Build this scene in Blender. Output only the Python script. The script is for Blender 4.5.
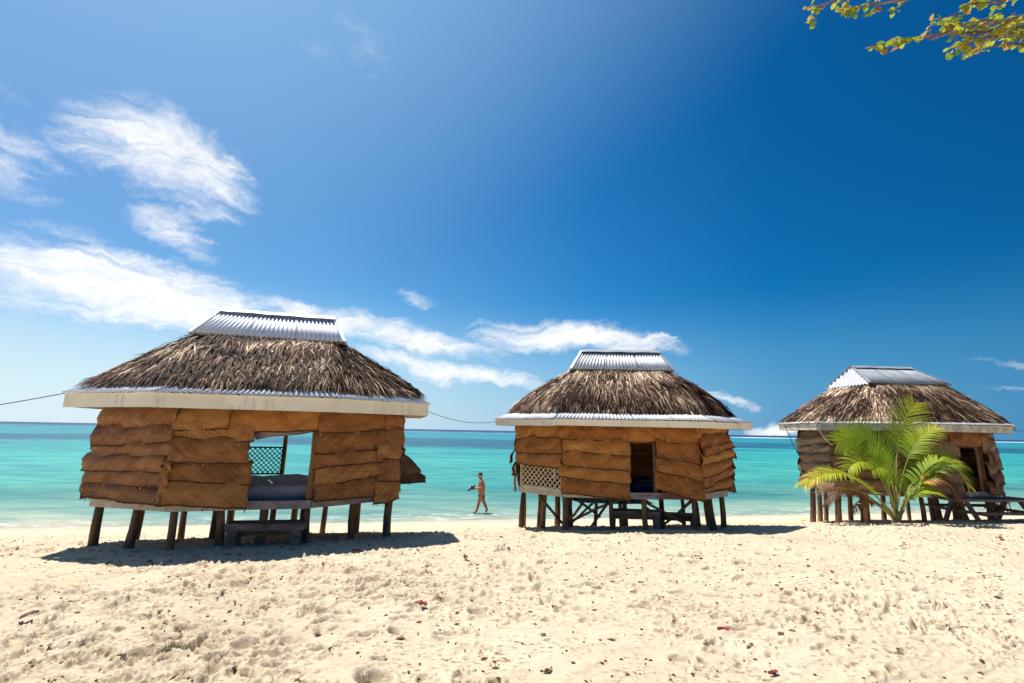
import bpy, math, random
import numpy as np
from mathutils import Vector, Matrix

for o in list(bpy.data.objects):
    bpy.data.objects.remove(o)
scene = bpy.context.scene
COL = scene.collection
random.seed(7)
RNG = np.random.default_rng(11)
rad = math.radians

# ------------------------------------------------------------------ camera
ZC = 3.6
FPX = 455.1
PITCH = rad(11.1)
ROLL = rad(1.06)
cam_data = bpy.data.cameras.new('camera')
cam_data.lens = 16.0
cam_data.sensor_width = 36.0
cam_data.clip_start = 0.05
cam_data.clip_end = 60000.0
cam = bpy.data.objects.new('camera', cam_data)
COL.objects.link(cam)
cam.matrix_world = (Matrix.Translation((0, 0, ZC)) @ Matrix.Rotation(rad(90) + PITCH, 4, 'X')
                    @ Matrix.Rotation(ROLL, 4, 'Z'))
scene.camera = cam


def ray(px, py):
    x = (px - 512) / FPX
    y = (341.5 - py) / FPX
    c, s = math.cos(ROLL), math.sin(ROLL)
    x, y = c * x - s * y, s * x + c * y
    return Vector((x, math.cos(PITCH) - y * math.sin(PITCH), math.sin(PITCH) + y * math.cos(PITCH)))


def at_z(px, py, z):
    d = ray(px, py)
    return Vector((0, 0, ZC)) + d * ((z - ZC) / d.z)


def at_y(px, py, y):
    d = ray(px, py)
    return Vector((0, 0, ZC)) + d * (y / d.y)


# ------------------------------------------------------------------ exposure, sun, sky
SUN_EL = rad(68)
SUN_AZ = rad(-52)           # measured from +Y towards +X
scene.view_settings.view_transform = 'Standard'
scene.view_settings.look = 'None'
scene.view_settings.gamma = 1.0
scene.view_settings.exposure = 0.60
scene.render.engine = 'CYCLES'
scene.cycles.max_bounces = 8
scene.cycles.diffuse_bounces = 5
scene.cycles.transparent_max_bounces = 8

sun_dir = Vector((math.sin(SUN_AZ) * math.cos(SUN_EL), math.cos(SUN_AZ) * math.cos(SUN_EL), math.sin(SUN_EL)))
sl = bpy.data.lights.new('sun', 'SUN')
sl.energy = 4.9
sl.angle = rad(0.53)
sl.color = (1.0, 0.955, 0.88)
so = bpy.data.objects.new('sun', sl)
COL.objects.link(so)
so.rotation_euler = sun_dir.to_track_quat('Z', 'Y').to_euler()
so.location = (0, 0, 40)


class NT:
    """small node-tree helper"""
    def __init__(self, tree):
        self.t = tree
        tree.nodes.clear()

    def n(self, kind, **kw):
        nd = self.t.nodes.new(kind)
        for k, v in kw.items():
            setattr(nd, k, v)
        return nd

    def put(self, sock, val):
        if isinstance(val, bpy.types.NodeSocket):
            self.t.links.new(val, sock)
        elif val is not None:
            if hasattr(sock.default_value, '__len__') and not hasattr(val, '__len__'):
                val = [val] * len(sock.default_value)
            if hasattr(val, '__len__') and len(sock.default_value) == 4 and len(val) == 3:
                val = (*val, 1.0)
            sock.default_value = val

    def math(self, op, a, b=None, c=None, clamp=False):
        nd = self.n('ShaderNodeMath', operation=op, use_clamp=clamp)
        for i, v in enumerate((a, b, c)):
            if v is not None:
                self.put(nd.inputs[i], v)
        return nd.outputs[0]

    def vmath(self, op, a, b=None, out=0):
        nd = self.n('ShaderNodeVectorMath', operation=op)
        self.put(nd.inputs[0], a)
        if b is not None:
            self.put(nd.inputs['Scale'] if op == 'SCALE' else nd.inputs[1], b)
        return nd.outputs[out]

    def dot(self, a, v):
        return self.vmath('DOT_PRODUCT', a, tuple(v), 1)

    def noise(self, vec, scale, detail=4, rough=0.55, dist=0.0, color=False):
        nd = self.n('ShaderNodeTexNoise')
        if vec is not None:
            self.put(nd.inputs['Vector'], vec)
        nd.inputs['Scale'].default_value = scale
        nd.inputs['Detail'].default_value = detail
        nd.inputs['Roughness'].default_value = rough
        nd.inputs['Distortion'].default_value = dist
        return nd.outputs[1 if color else 0]

    def ramp(self, fac, stops, interp='LINEAR'):
        nd = self.n('ShaderNodeValToRGB')
        cr = nd.color_ramp
        cr.interpolation = interp
        while len(cr.elements) > 1:
            cr.elements.remove(cr.elements[-1])
        for i, (p, c) in enumerate(stops):
            e = cr.elements[0] if i == 0 else cr.elements.new(p)
            e.position = p
            if not hasattr(c, '__len__'):
                c = (c, c, c)
            e.color = (*c[:3], 1)
        self.put(nd.inputs[0], fac)
        return nd.outputs[0]

    def mix(self, fac, a, b, mode='MIX'):
        nd = self.n('ShaderNodeMix', data_type='RGBA', blend_type=mode)
        self.put(nd.inputs[0], fac)
        self.put(nd.inputs[6], a)
        self.put(nd.inputs[7], b)
        return nd.outputs[2]

    def smooth(self, v, lo, hi, to0=0.0, to1=1.0):
        nd = self.n('ShaderNodeMapRange', interpolation_type='SMOOTHSTEP')
        self.put(nd.inputs[0], v)
        for i, x in enumerate((lo, hi, to0, to1)):
            self.put(nd.inputs[1 + i], x)
        return nd.outputs[0]


world = bpy.data.worlds.new('World')
scene.world = world
world.use_nodes = True
W = NT(world.node_tree)
wo = W.n('ShaderNodeOutputWorld')
bg = W.n('ShaderNodeBackground')
W.t.links.new(bg.outputs[0], wo.inputs[0])
bg.inputs[1].default_value = 0.078
sky = W.n('ShaderNodeTexSky', sky_type='NISHITA')
sky.sun_disc = False
sky.sun_elevation = SUN_EL
sky.sun_rotation = SUN_AZ
sky.air_density = 1.0
sky.dust_density = 0.6
sky.ozone_density = 2.0
wdir = W.vmath('NORMALIZE', W.n('ShaderNodeTexCoord').outputs['Generated'])
# clear air away from the sun's side is a deeper blue; unseen sky behind the camera is lightened to make shade less blue
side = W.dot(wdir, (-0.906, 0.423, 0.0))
hsv = W.n('ShaderNodeHueSaturation')
hsv.inputs['Hue'].default_value = 0.5
hsv.inputs['Saturation'].default_value = 1.15
W.put(hsv.inputs['Color'], sky.outputs[0])
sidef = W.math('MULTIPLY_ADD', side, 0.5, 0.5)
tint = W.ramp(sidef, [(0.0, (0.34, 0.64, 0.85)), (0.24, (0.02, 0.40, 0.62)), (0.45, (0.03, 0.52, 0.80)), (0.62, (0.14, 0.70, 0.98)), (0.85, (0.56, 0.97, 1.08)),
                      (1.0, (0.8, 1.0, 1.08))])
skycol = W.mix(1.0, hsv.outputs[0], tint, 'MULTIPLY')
sz = W.n('ShaderNodeSeparateXYZ')
W.put(sz.inputs[0], wdir)
# sea haze low over the horizon, brighter on the sun's side
hazecol = W.ramp(sidef, [(0.20, (0.45, 2.0, 4.1)), (0.45, (1.2, 3.1, 5.4)), (0.70, (3.6, 5.4, 7.2)), (0.92, (6.2, 7.6, 8.4))])
skycol = W.mix(W.smooth(sz.outputs[2], 0.30, -0.02, 0.0, 0.92), skycol, hazecol)
# bright air around the sun itself
aur = W.smooth(W.dot(wdir, sun_dir), 0.58, 1.06)
skycol = W.mix(W.math('MULTIPLY', aur, 0.40), skycol, (4.6, 6.9, 9.0))
# --- thin high clouds: patches along given directions, broken up by noise
wob = W.noise(wdir, 6.0, 7, 0.62, color=True)
wob = W.vmath('SCALE', W.vmath('SUBTRACT', wob, (0.5, 0.5, 0.5)), 0.11)
cdir = W.vmath('ADD', wdir, wob)


def cloud_patch(p0, p1, half, gain):
    a, b = ray(*p0).normalized(), ray(*p1).normalized()
    c = (a + b).normalized()
    t1 = (b - a)
    su = t1.length * 0.5
    t1 = (t1 - c * t1.dot(c)).normalized()
    t2 = c.cross(t1)
    u = W.math('DIVIDE', W.dot(cdir, t1), su)
    v = W.math('DIVIDE', W.dot(cdir, t2), half)
    r2 = W.math('ADD', W.math('MULTIPLY', u, u), W.math('MULTIPLY', v, v))
    m = W.math('MULTIPLY', W.math('SUBTRACT', 1.0, r2, clamp=True), gain)
    return W.math('MULTIPLY', m, W.math('GREATER_THAN', W.dot(wdir, c), 0.2))


patches = [((45, 88), (262, 218), 0.095, 1.3), ((110, 190), (220, 262), 0.04, 0.95), ((-60, 165), (90, 155), 0.06, 0.9),
           ((-200, 228), (345, 334), 0.075, 1.6), ((190, 290), (530, 360), 0.040, 1.35), ((-60, 305), (130, 312), 0.022, 0.9),
           ((450, 326), (700, 350), 0.050, 1.6), ((350, 350), (560, 390), 0.028, 1.3), ((395, 290), (440, 304), 0.022, 0.8),
           ((735, 428), (835, 432), 0.020, 1.5), ((690, 384), (770, 408), 0.014, 0.7), ((945, 363), (1060, 360), 0.006, 0.42),
           ((965, 384), (1040, 382), 0.005, 0.38), ((270, -60), (390, 110), 0.10, 0.25), ((-40, 225), (120, 250), 0.05, 0.55),
           ((-200, 90), (60, 100), 0.05, 0.45), ((-420, 330), (-80, 260), 0.07, 0.9), ((-500, 120), (-200, 60), 0.10, 1.0)]
acc = None
for p in patches:
    m = cloud_patch(*p)
    acc = m if acc is None else W.math('MAXIMUM', acc, m)
str_map = W.n('ShaderNodeMapping')
str_map.inputs['Rotation'].default_value = (0, rad(16), 0)
str_map.inputs['Scale'].default_value = (0.30, 0.4, 1.6)
W.put(str_map.inputs[0], cdir)
fb = W.noise(str_map.outputs[0], 12.0, 11, 0.70, 0.8)
fb2 = W.noise(cdir, 42.0, 6, 0.65, 0.5)
fbm = W.math('ADD', W.math('MULTIPLY', fb, 0.86), W.math('MULTIPLY', fb2, 0.14))
dens = W.math('ADD', acc, W.math('MULTIPLY', W.math('SUBTRACT', fbm, 0.53), 4.2))
dens = W.math('MULTIPLY', W.smooth(dens, 0.05, 1.75), W.smooth(acc, 0.0, 0.45))
skyfull = W.mix(W.math('MULTIPLY', dens, 0.96), skycol, (9.4, 9.3, 9.2))
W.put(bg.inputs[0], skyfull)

# ------------------------------------------------------------------ scene helpers


def tag(o, label=None, cat=None, group=None, kind=None):
    for k, v in (('label', label), ('category', cat), ('group', group), ('kind', kind)):
        if v:
            o[k] = v
    return o


def thing(name, label, cat, loc=(0, 0, 0), rz=0.0, group=None):
    o = bpy.data.objects.new(name, None)
    o.empty_display_size = 0.1
    COL.objects.link(o)
    o.location = loc
    o.rotation_euler = (0, 0, rz)
    return tag(o, label, cat, group)


def link(name, me, parent=None):
    o = bpy.data.objects.new(name, me)
    COL.objects.link(o)
    if parent is not None:
        o.parent = parent
    return o


class MB:
    def __init__(self):
        self.v = []
        self.f = []
        self.uv = None
        self.col = None

    def add(self, verts, faces):
        b = len(self.v)
        self.v += [tuple(p) for p in verts]
        self.f += [tuple(b + i for i in f) for f in faces]
        return b

    def box(self, c, size, rot=None):
        sx, sy, sz = (s / 2 for s in size)
        pts = [Vector((x, y, z)) for z in (-sz, sz) for y in (-sy, sy) for x in (-sx, sx)]
        if rot is not None:
            pts = [rot @ p for p in pts]
        self.add([p + Vector(c) for p in pts],
                 [(0, 2, 3, 1), (4, 5, 7, 6), (0, 1, 5, 4), (2, 6, 7, 3), (0, 4, 6, 2), (1, 3, 7, 5)])

    def beam(self, a, b, w, h, up=(0, 0, 1), jit=0.0):
        """rectangular beam from a to b, width w across, height h along up"""
        a, b = Vector(a), Vector(b)
        d = (b - a).normalized()
        s = d.cross(Vector(up)).normalized()
        u = s.cross(d)
        pts = []
        for p in (a, b):
            for su, ss in ((-1, -1), (-1, 1), (1, 1), (1, -1)):
                j = Vector((random.uniform(-jit, jit), random.uniform(-jit, jit), random.uniform(-jit, jit)))
                pts.append(p + s * (w / 2 * ss) + u * (h / 2 * su) + j)
        self.add(pts, [(0, 3, 2, 1), (4, 5, 6, 7), (0, 1, 5, 4), (1, 2, 6, 5), (2, 3, 7, 6), (3, 0, 4, 7)])

    def tube(self, pts, radii, n=8, cap=True, wob=0.0):
        pts = [Vector(p) for p in pts]
        if not hasattr(radii, '__len__'):
            radii = [radii] * len(pts)
        rings = []
        ref = None
        for i, p in enumerate(pts):
            d = (pts[min(i + 1, len(pts) - 1)] - pts[max(i - 1, 0)]).normalized()
            if ref is None:
                ref = d.orthogonal().normalized()
            ref = (ref - d * ref.dot(d)).normalized()
            s = d.cross(ref)
            ring = []
            for k in range(n):
                a = 2 * math.pi * k / n
                r = radii[i] * (1 + random.uniform(-wob, wob))
                ring.append(p + ref * (math.cos(a) * r) + s * (math.sin(a) * r))
            rings.append(ring)
        verts = [v for r in rings for v in r]
        faces = []
        for i in range(len(rings) - 1):
            for k in range(n):
                k2 = (k + 1) % n
                faces.append((i * n + k, i * n + k2, (i + 1) * n + k2, (i + 1) * n + k))
        if cap:
            faces.append(tuple(reversed(range(n))))
            faces.append(tuple((len(rings) - 1) * n + k for k in range(n)))
        self.add(verts, faces)

    def build(self, name, mat, parent=None, smooth=False):
        me = bpy.data.meshes.new(name)
        me.from_pydata(self.v, [], self.f)
        if self.uv is not None:
            lay = me.uv_layers.new(name='UVMap')
            idx = np.zeros(len(me.loops), dtype=np.int32)
            me.loops.foreach_get('vertex_index', idx)
            lay.data.foreach_set('uv', np.array(self.uv, dtype=np.float32)[idx].ravel())
        if self.col is not None:
            at = me.attributes.new('tone', 'FLOAT', 'POINT')
            at.data.foreach_set('value', np.array(self.col, dtype=np.float32))
        if mat is not None:
            me.materials.append(mat)
        if smooth:
            me.polygons.foreach_set('use_smooth', np.ones(len(me.polygons), dtype=bool))
        me.update()
        return link(name, me, parent)


def smoothed(o, levels=1, kind='SUBSURF'):
    m = o.modifiers.new('sub', 'SUBSURF')
    m.levels = levels
    m.render_levels = levels
    return o


# ------------------------------------------------------------------ materials
MATS = {}


def material(name):
    m = bpy.data.materials.new(name)
    m.use_nodes = True
    t = NT(m.node_tree)
    out = t.n('ShaderNodeOutputMaterial')
    bs = t.n('ShaderNodeBsdfPrincipled')
    t.t.links.new(bs.outputs[0], out.inputs[0])
    MATS[name] = m
    return m, t, bs, out


def bump(t, bs, height, strength=0.4, dist=0.01):
    b = t.n('ShaderNodeBump')
    b.inputs['Strength'].default_value = strength
    b.inputs['Distance'].default_value = dist
    t.put(b.inputs['Height'], height)
    t.put(bs.inputs['Normal'], b.outputs[0])
    return b


def simple(name, c1, c2, scale=8.0, rough=0.7, stretch=(1, 1, 1), bstr=0.3, bdist=0.004, vary=0.0, metallic=0.0, detail=6,
           lo=0.35, hi=0.65, spec=0.5):
    m, t, bs, out = material(name)
    tc = t.n('ShaderNodeTexCoord')
    mp = t.n('ShaderNodeMapping')
    mp.inputs['Scale'].default_value = stretch
    oi = t.n('ShaderNodeObjectInfo')
    off = t.vmath('ADD', tc.outputs['Object'], t.vmath('SCALE', (13.1, 7.7, 5.3), oi.outputs['Random']))
    t.put(mp.inputs[0], off)
    f = t.noise(mp.outputs[0], scale, detail, 0.6, 0.3)
    col = t.ramp(f, [(lo, c1), (hi, c2)])
    if vary:
        k = t.math('MULTIPLY_ADD', oi.outputs['Random'], vary, 1 - vary / 2)
        col = t.mix(1.0, col, t.vmath('SCALE', (1, 1, 1), k), 'MULTIPLY')
    t.put(bs.inputs['Base Color'], col)
    bs.inputs['Roughness'].default_value = rough
    bs.inputs['Metallic'].default_value = metallic
    bs.inputs['Specular IOR Level'].default_value = spec
    if bstr:
        bump(t, bs, f, bstr, bdist)
    return m


simple('post_wood', (0.085, 0.045, 0.026), (0.27, 0.150, 0.080), 14, 0.85, (1, 1, 0.18), 0.6, 0.012, 0.5, spec=0.2)
simple('pale_post', (0.20, 0.10, 0.04), (0.36, 0.20, 0.09), 14, 0.85, (1, 1, 0.18), 0.6, 0.01, 0.5, spec=0.2)
simple('grey_board', (0.20, 0.15, 0.14), (0.42, 0.35, 0.33), 9, 0.85, (0.6, 0.6, 2.5), 0.4, 0.004, 0.25, spec=0.2)
simple('cream_board', (0.45, 0.37, 0.27), (0.64, 0.55, 0.42), 5, 0.8, (1, 1, 1.6), 0.25, 0.003, 0.1, spec=0.25)
simple('red_board', (0.17, 0.060, 0.050), (0.30, 0.13, 0.11), 9, 0.85, (1, 1, 2), 0.3, 0.003, spec=0.2)
simple('fascia_cream', (0.74, 0.665, 0.49), (0.84, 0.775, 0.61), 2.2, 0.7, (1, 1, 1), 0.15, 0.003, 0.05, detail=9, lo=0.3, hi=0.6, spec=0.25)
simple('fascia_weathered', (0.36, 0.34, 0.26), (0.66, 0.62, 0.50), 5, 0.8, (1, 1, 1), 0.25, 0.003, 0.1, detail=9, spec=0.2)
simple('bench_wood', (0.12, 0.075, 0.055), (0.30, 0.205, 0.155), 10, 0.8, (0.25, 1, 1), 0.5, 0.006, 0.2, spec=0.2)
simple('roof_base', (0.030, 0.020, 0.014), (0.08, 0.055, 0.04), 20, 0.95, (1, 1, 1), 0.5, 0.02, spec=0.1)
simple('slat_green', (0.010, 0.045, 0.040), (0.02, 0.07, 0.06), 12, 0.6, spec=0.3)
simple('slat_cream', (0.55, 0.44, 0.28), (0.72, 0.60, 0.42), 12, 0.7, spec=0.3)
simple('blanket_blue', (0.36, 0.34, 0.40), (0.50, 0.48, 0.53), 5, 0.95, bstr=0.7, bdist=0.03, spec=0.1)
simple('blanket_dark', (0.02, 0.03, 0.06), (0.05, 0.07, 0.12), 5, 0.95, bstr=0.7, bdist=0.03, spec=0.1)
simple('tarp_blue', (0.02, 0.32, 0.68), (0.04, 0.42, 0.80), 4, 0.5, bstr=0.4, bdist=0.02)
simple('cable', (0.03, 0.03, 0.03), (0.06, 0.055, 0.05), 6, 0.6, bstr=0)
simple('rope', (0.50, 0.47, 0.42), (0.66, 0.62, 0.55), 30, 0.8)
simple('bark', (0.10, 0.065, 0.05), (0.28, 0.19, 0.16), 12, 0.9, (1, 1, 0.4), 0.7, 0.02)
simple('palm_trunk', (0.12, 0.09, 0.04), (0.30, 0.24, 0.11), 14, 0.85, (1, 1, 2), 0.6, 0.01)
simple('rachis', (0.22, 0.25, 0.05), (0.42, 0.36, 0.09), 8, 0.55, bstr=0.2)
simple('petal_red', (0.15, 0.004, 0.007), (0.30, 0.014, 0.018), 30, 0.6, bstr=0.4, bdist=0.004)
simple('leaf_maroon', (0.07, 0.008, 0.010), (0.16, 0.02, 0.02), 30, 0.6, bstr=0.4, bdist=0.004)
simple('leaf_yellow', (0.62, 0.40, 0.04), (0.75, 0.52, 0.10), 30, 0.6, bstr=0.4, bdist=0.004)
simple('litter', (0.06, 0.030, 0.012), (0.22, 0.12, 0.05), 9, 0.9, bstr=0.3)
simple('skin', (0.36, 0.13, 0.065), (0.45, 0.17, 0.085), 9, 0.55, bstr=0.1)
simple('hair', (0.012, 0.008, 0.006), (0.03, 0.02, 0.015), 40, 0.7, bstr=0.3)
simple('shorts', (0.012, 0.014, 0.035), (0.65, 0.22, 0.02), 5, 0.8, (1, 1, 1), 0.2, 0.004, detail=1, lo=0.5, hi=0.53)
simple('black_plastic', (0.01, 0.01, 0.011), (0.02, 0.02, 0.02), 20, 0.4, bstr=0.1)
simple('eye_white', (0.7, 0.68, 0.64), (0.75, 0.73, 0.7), 20, 0.3, bstr=0)
simple('cushion_pale', (0.42, 0.33, 0.28), (0.56, 0.46, 0.40), 6, 0.9, bstr=0.3)
simple('dark_metal', (0.015, 0.014, 0.014), (0.04, 0.035, 0.03), 12, 0.5, bstr=0.2)


def add_stains(name, colour, amount):
    """rain streaks and mould on painted boards"""
    t = NT.__new__(NT)
    t.t = MATS[name].node_tree
    bs = next(n for n in t.t.nodes if n.type == 'BSDF_PRINCIPLED')
    src = bs.inputs['Base Color'].links[0].from_socket
    tc = t.n('ShaderNodeTexCoord').outputs['Object']
    mp = t.n('ShaderNodeMapping')
    mp.inputs['Scale'].default_value = (1, 1, 0.12)
    t.put(mp.inputs[0], tc)
    st = t.noise(mp.outputs[0], 11.0, 6, 0.7)
    sp = t.noise(tc, 2.6, 7, 0.7)
    k = t.math('MULTIPLY', t.smooth(st, 0.5, 0.68), t.smooth(sp, 0.42, 0.62))
    k = t.math('MAXIMUM', t.math('MULTIPLY', k, amount), t.math('MULTIPLY', t.smooth(sp, 0.62, 0.74), amount * 0.8))
    t.put(bs.inputs['Base Color'], t.mix(k, src, colour))


add_stains('fascia_cream', (0.30, 0.23, 0.15), 0.55)
add_stains('fascia_weathered', (0.16, 0.14, 0.09), 0.7)


def metal_sheet(name, c1, c2, rust, rough):
    m, t, bs, out = material(name)
    tc = t.n('ShaderNodeTexCoord')
    oi = t.n('ShaderNodeObjectInfo')
    p = t.vmath('ADD', tc.outputs['Object'], t.vmath('SCALE', (9.1, 4.7, 2.3), oi.outputs['Random']))
    f = t.noise(p, 3.0, 7, 0.6)
    col = t.ramp(f, [(0.3, c1), (0.7, c2)])
    g = t.noise(p, 9.0, 8, 0.7)
    col = t.mix(t.smooth(g, 0.62, 0.75, 0.0, rust), col, (0.14, 0.08, 0.05))
    t.put(bs.inputs['Base Color'], col)
    t.put(bs.inputs['Roughness'], t.math('MULTIPLY_ADD', g, 0.3, rough))
    bs.inputs['Metallic'].default_value = 0.1
    bump(t, bs, g, 0.15, 0.003)
    return m


metal_sheet('zinc_white', (0.70, 0.71, 0.74), (0.84, 0.84, 0.86), 0.4, 0.40)
metal_sheet('zinc_worn', (0.50, 0.51, 0.54), (0.78, 0.78, 0.80), 0.65, 0.42)
metal_sheet('zinc_grey', (0.22, 0.24, 0.26), (0.42, 0.44, 0.46), 0.25, 0.38)


def mat_weave(name, dark, mid, light):
    """plaited coconut-leaf blind: herringbone strands, UV in metres"""
    m, t, bs, out = material(name)
    uv = t.n('ShaderNodeUVMap').outputs[0]
    oi = t.n('ShaderNodeObjectInfo').outputs['Random']
    sx = t.n('ShaderNodeSeparateXYZ')
    t.put(sx.inputs[0], uv)
    u, v = sx.outputs[0], sx.outputs[1]
    wv = t.noise(uv, 3.0, 3, 0.5)
    v2 = t.math('ADD', v, t.math('MULTIPLY', wv, 0.05))
    zig = t.math('PINGPONG', t.math('ADD', v2, t.math('MULTIPLY', oi, 3.7)), 0.23)
    a = t.math('ADD', u, t.math('MULTIPLY', zig, 1.1))
    strand = t.math('PINGPONG', t.math('ADD', a, t.math('MULTIPLY', wv, 0.03)), 0.019)
    strand = t.math('DIVIDE', strand, 0.019)
    prof = t.smooth(strand, 0.0, 0.6)
    # one tone for each strand
    sid = t.math('FLOOR', t.math('DIVIDE', a, 0.038))
    rowi = t.math('FLOOR', t.math('DIVIDE', t.math('ADD', v2, t.math('MULTIPLY', oi, 3.7)), 0.23))
    wn = t.n('ShaderNodeTexWhiteNoise', noise_dimensions='3D')
    cb = t.n('ShaderNodeCombineXYZ')
    t.put(cb.inputs[0], sid)
    t.put(cb.inputs[1], rowi)
    t.put(cb.inputs[2], t.math('MULTIPLY', oi, 91.7))
    t.put(wn.inputs['Vector'], cb.outputs[0])
    mp = t.n('ShaderNodeMapping')
    mp.inputs['Scale'].default_value = (1.6, 2.6, 1)
    t.put(mp.inputs[0], t.vmath('ADD', uv, t.vmath('SCALE', (31.0, 17.0, 9.0), oi)))
    big = t.noise(mp.outputs[0], 2.6, 7, 0.62)
    mh = t.n('ShaderNodeMapping')
    mh.inputs['Scale'].default_value = (1.5, 45.0, 1)
    t.put(mh.inputs[0], t.vmath('ADD', uv, t.vmath('SCALE', (11.0, 7.0, 3.0), oi)))
    fib = t.noise(mh.outputs[0], 1.0, 4, 0.6, 0.4)
    tone = t.math('ADD', t.math('MULTIPLY', wn.outputs[0], 0.17), t.math('MULTIPLY', big, 0.62))
    tone = t.math('ADD', tone, t.math('MULTIPLY', fib, 0.32))
    tone = t.math('ADD', tone, t.math('MULTIPLY_ADD', oi, 0.26, -0.16))
    col = t.ramp(tone, [(0.22, dark), (0.50, mid), (0.80, light)])
    col = t.mix(t.math('MULTIPLY_ADD', prof, -0.9, 0.9), col, dark)
    t.put(bs.inputs['Base Color'], col)
    bs.inputs['Roughness'].default_value = 0.52
    bs.inputs['Specular IOR Level'].default_value = 0.45
    bump(t, bs, t.math('ADD', prof, t.math('MULTIPLY', big, 0.4)), 1.0, 0.016)
    return m


mat_weave('mat_gold', (0.14, 0.042, 0.008), (0.60, 0.210, 0.032), (0.86, 0.43, 0.10))
mat_weave('mat_brown', (0.085, 0.028, 0.008), (0.44, 0.162, 0.034), (0.74, 0.37, 0.10))
mat_weave('mat_dark', (0.035, 0.015, 0.008), (0.11, 0.05, 0.022), (0.22, 0.11, 0.05))
simple('midrib', (0.022, 0.011, 0.006), (0.085, 0.042, 0.018), 6, 0.8, (1, 1, 1), 0.3, 0.004, 0.4, spec=0.2)  # midrib brown, kept dark to stand for the shade line between mats
mat_weave('mat_grey', (0.085, 0.042, 0.020), (0.31, 0.165, 0.075), (0.52, 0.36, 0.21))


def thatch_material(name, c):
    m, t, bs, out = material(name)
    at = t.n('ShaderNodeAttribute', attribute_name='tone')
    col = t.ramp(at.outputs['Fac'], [(0.0, c[0]), (0.35, c[1]), (0.7, c[2]), (1.0, c[3])])
    t.put(bs.inputs['Base Color'], col)
    bs.inputs['Roughness'].default_value = 0.8
    bs.inputs['Specular IOR Level'].default_value = 0.2
    return m


thatch_material('thatch', ((0.014, 0.007, 0.005), (0.060, 0.032, 0.022), (0.26, 0.152, 0.092), (0.78, 0.61, 0.43)))
thatch_material('thatch_pale', ((0.016, 0.008, 0.006), (0.080, 0.042, 0.028), (0.34, 0.205, 0.125), (0.86, 0.68, 0.48)))


def leafy(name, stops, trans=0.45, rough=0.45, use_attr=True):
    m, t, bs, out = material(name)
    if use_attr:
        f = t.n('ShaderNodeAttribute', attribute_name='tone').outputs['Fac']
    else:
        f = t.math('FRACT', t.math('ADD', t.n('ShaderNodeObjectInfo').outputs['Random'], t.n('ShaderNodeNewGeometry').outputs['Random Per Island']))
    col = t.ramp(f, stops)
    t.put(bs.inputs['Base Color'], col)
    bs.inputs['Roughness'].default_value = rough
    bs.inputs['Specular IOR Level'].default_value = 0.35
    tr = t.n('ShaderNodeBsdfTranslucent')
    t.put(tr.inputs[0], col)
    mx = t.n('ShaderNodeMixShader')
    mx.inputs[0].default_value = trans
    t.t.links.new(bs.outputs[0], mx.inputs[1])
    t.t.links.new(tr.outputs[0], mx.inputs[2])
    t.t.links.new(mx.outputs[0], out.inputs[0])
    return m


# tone 0 fresh green .. 0.6 yellow-green .. 0.8 yellow .. 1 dry brown
leafy('palm_leaf', [(0.0, (0.10, 0.22, 0.012)), (0.35, (0.24, 0.37, 0.018)), (0.6, (0.46, 0.52, 0.03)), (0.78, (0.75, 0.55, 0.04)),
                    (0.9, (0.42, 0.16, 0.035)), (1.0, (0.16, 0.065, 0.03))], 0.5)
leafy('tree_leaf', [(0.0, (0.16, 0.25, 0.02)), (0.5, (0.36, 0.42, 0.035)), (0.78, (0.48, 0.36, 0.05)), (1.0, (0.36, 0.14, 0.05))], 0.5,
      use_attr=False)

# ------------------------------------------------------------------ the beach
_s = np.array([-200, -60, -20, -5, 3, 6.5, 8.3, 9.0, 9.8, 10.6, 14, 17, 19.8, 22, 27, 60, 200, 600])
_z = np.array([3.0, 2.5, 2.2, 2.04, 1.95, 1.88, 1.79, 1.70, 1.58, 1.44, 0.86, 0.40, 0.02, -0.35, -0.9, -2.5, -5, -9])
_tab_s = np.arange(-200, 600, 0.1)
_tab_z = np.interp(_tab_s, _s, _z)
_k = np.exp(-0.5 * (np.arange(-20, 21) / 6.0) ** 2)
_tab_z = np.convolve(np.pad(_tab_z, 20, mode='edge'), _k / _k.sum(), mode='valid')


def ground_np(x, y):
    s = y - 0.19 * x
    z = np.interp(s, _tab_s, _tab_z)
    fade = np.clip((16 - s) / 4, 0, 1)
    z = z + fade * 0.018 * (np.sin(x * 1.1 + 0.6 * y) + np.sin(0.7 * x - 1.7 * y + 1.0) + 0.6 * np.sin(2.3 * x + 1.9 * y))
    return z


def ground(x, y):
    return float(ground_np(np.array([x]), np.array([y]))[0])


def ground_at(px, py):
    """where the line of sight through a pixel meets the sand"""
    d = ray(px, py)
    t = 1.5
    while t < 80:
        p = Vector((0, 0, ZC)) + d * t
        if p.z <= ground(p.x, p.y):
            return p
        t += 0.02
    return p


def value_noise(x, y, sx, sy, seed):
    r = np.random.default_rng(seed)
    g = r.random((512, 512)).astype(np.float32)
    fx, fy = x / sx + 1000.3, y / sy + 1000.7
    ix, iy = np.floor(fx).astype(int), np.floor(fy).astype(int)
    tx, ty = fx - ix, fy - iy
    tx = tx * tx * (3 - 2 * tx)
    ty = ty * ty * (3 - 2 * ty)
    a = g[ix % 512, iy % 512]
    b = g[(ix + 1) % 512, iy % 512]
    c = g[ix % 512, (iy + 1) % 512]
    d = g[(ix + 1) % 512, (iy + 1) % 512]
    return (a * (1 - tx) + b * tx) * (1 - ty) + (c * (1 - tx) + d * tx) * ty - 0.5


GRID = {}


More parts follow.
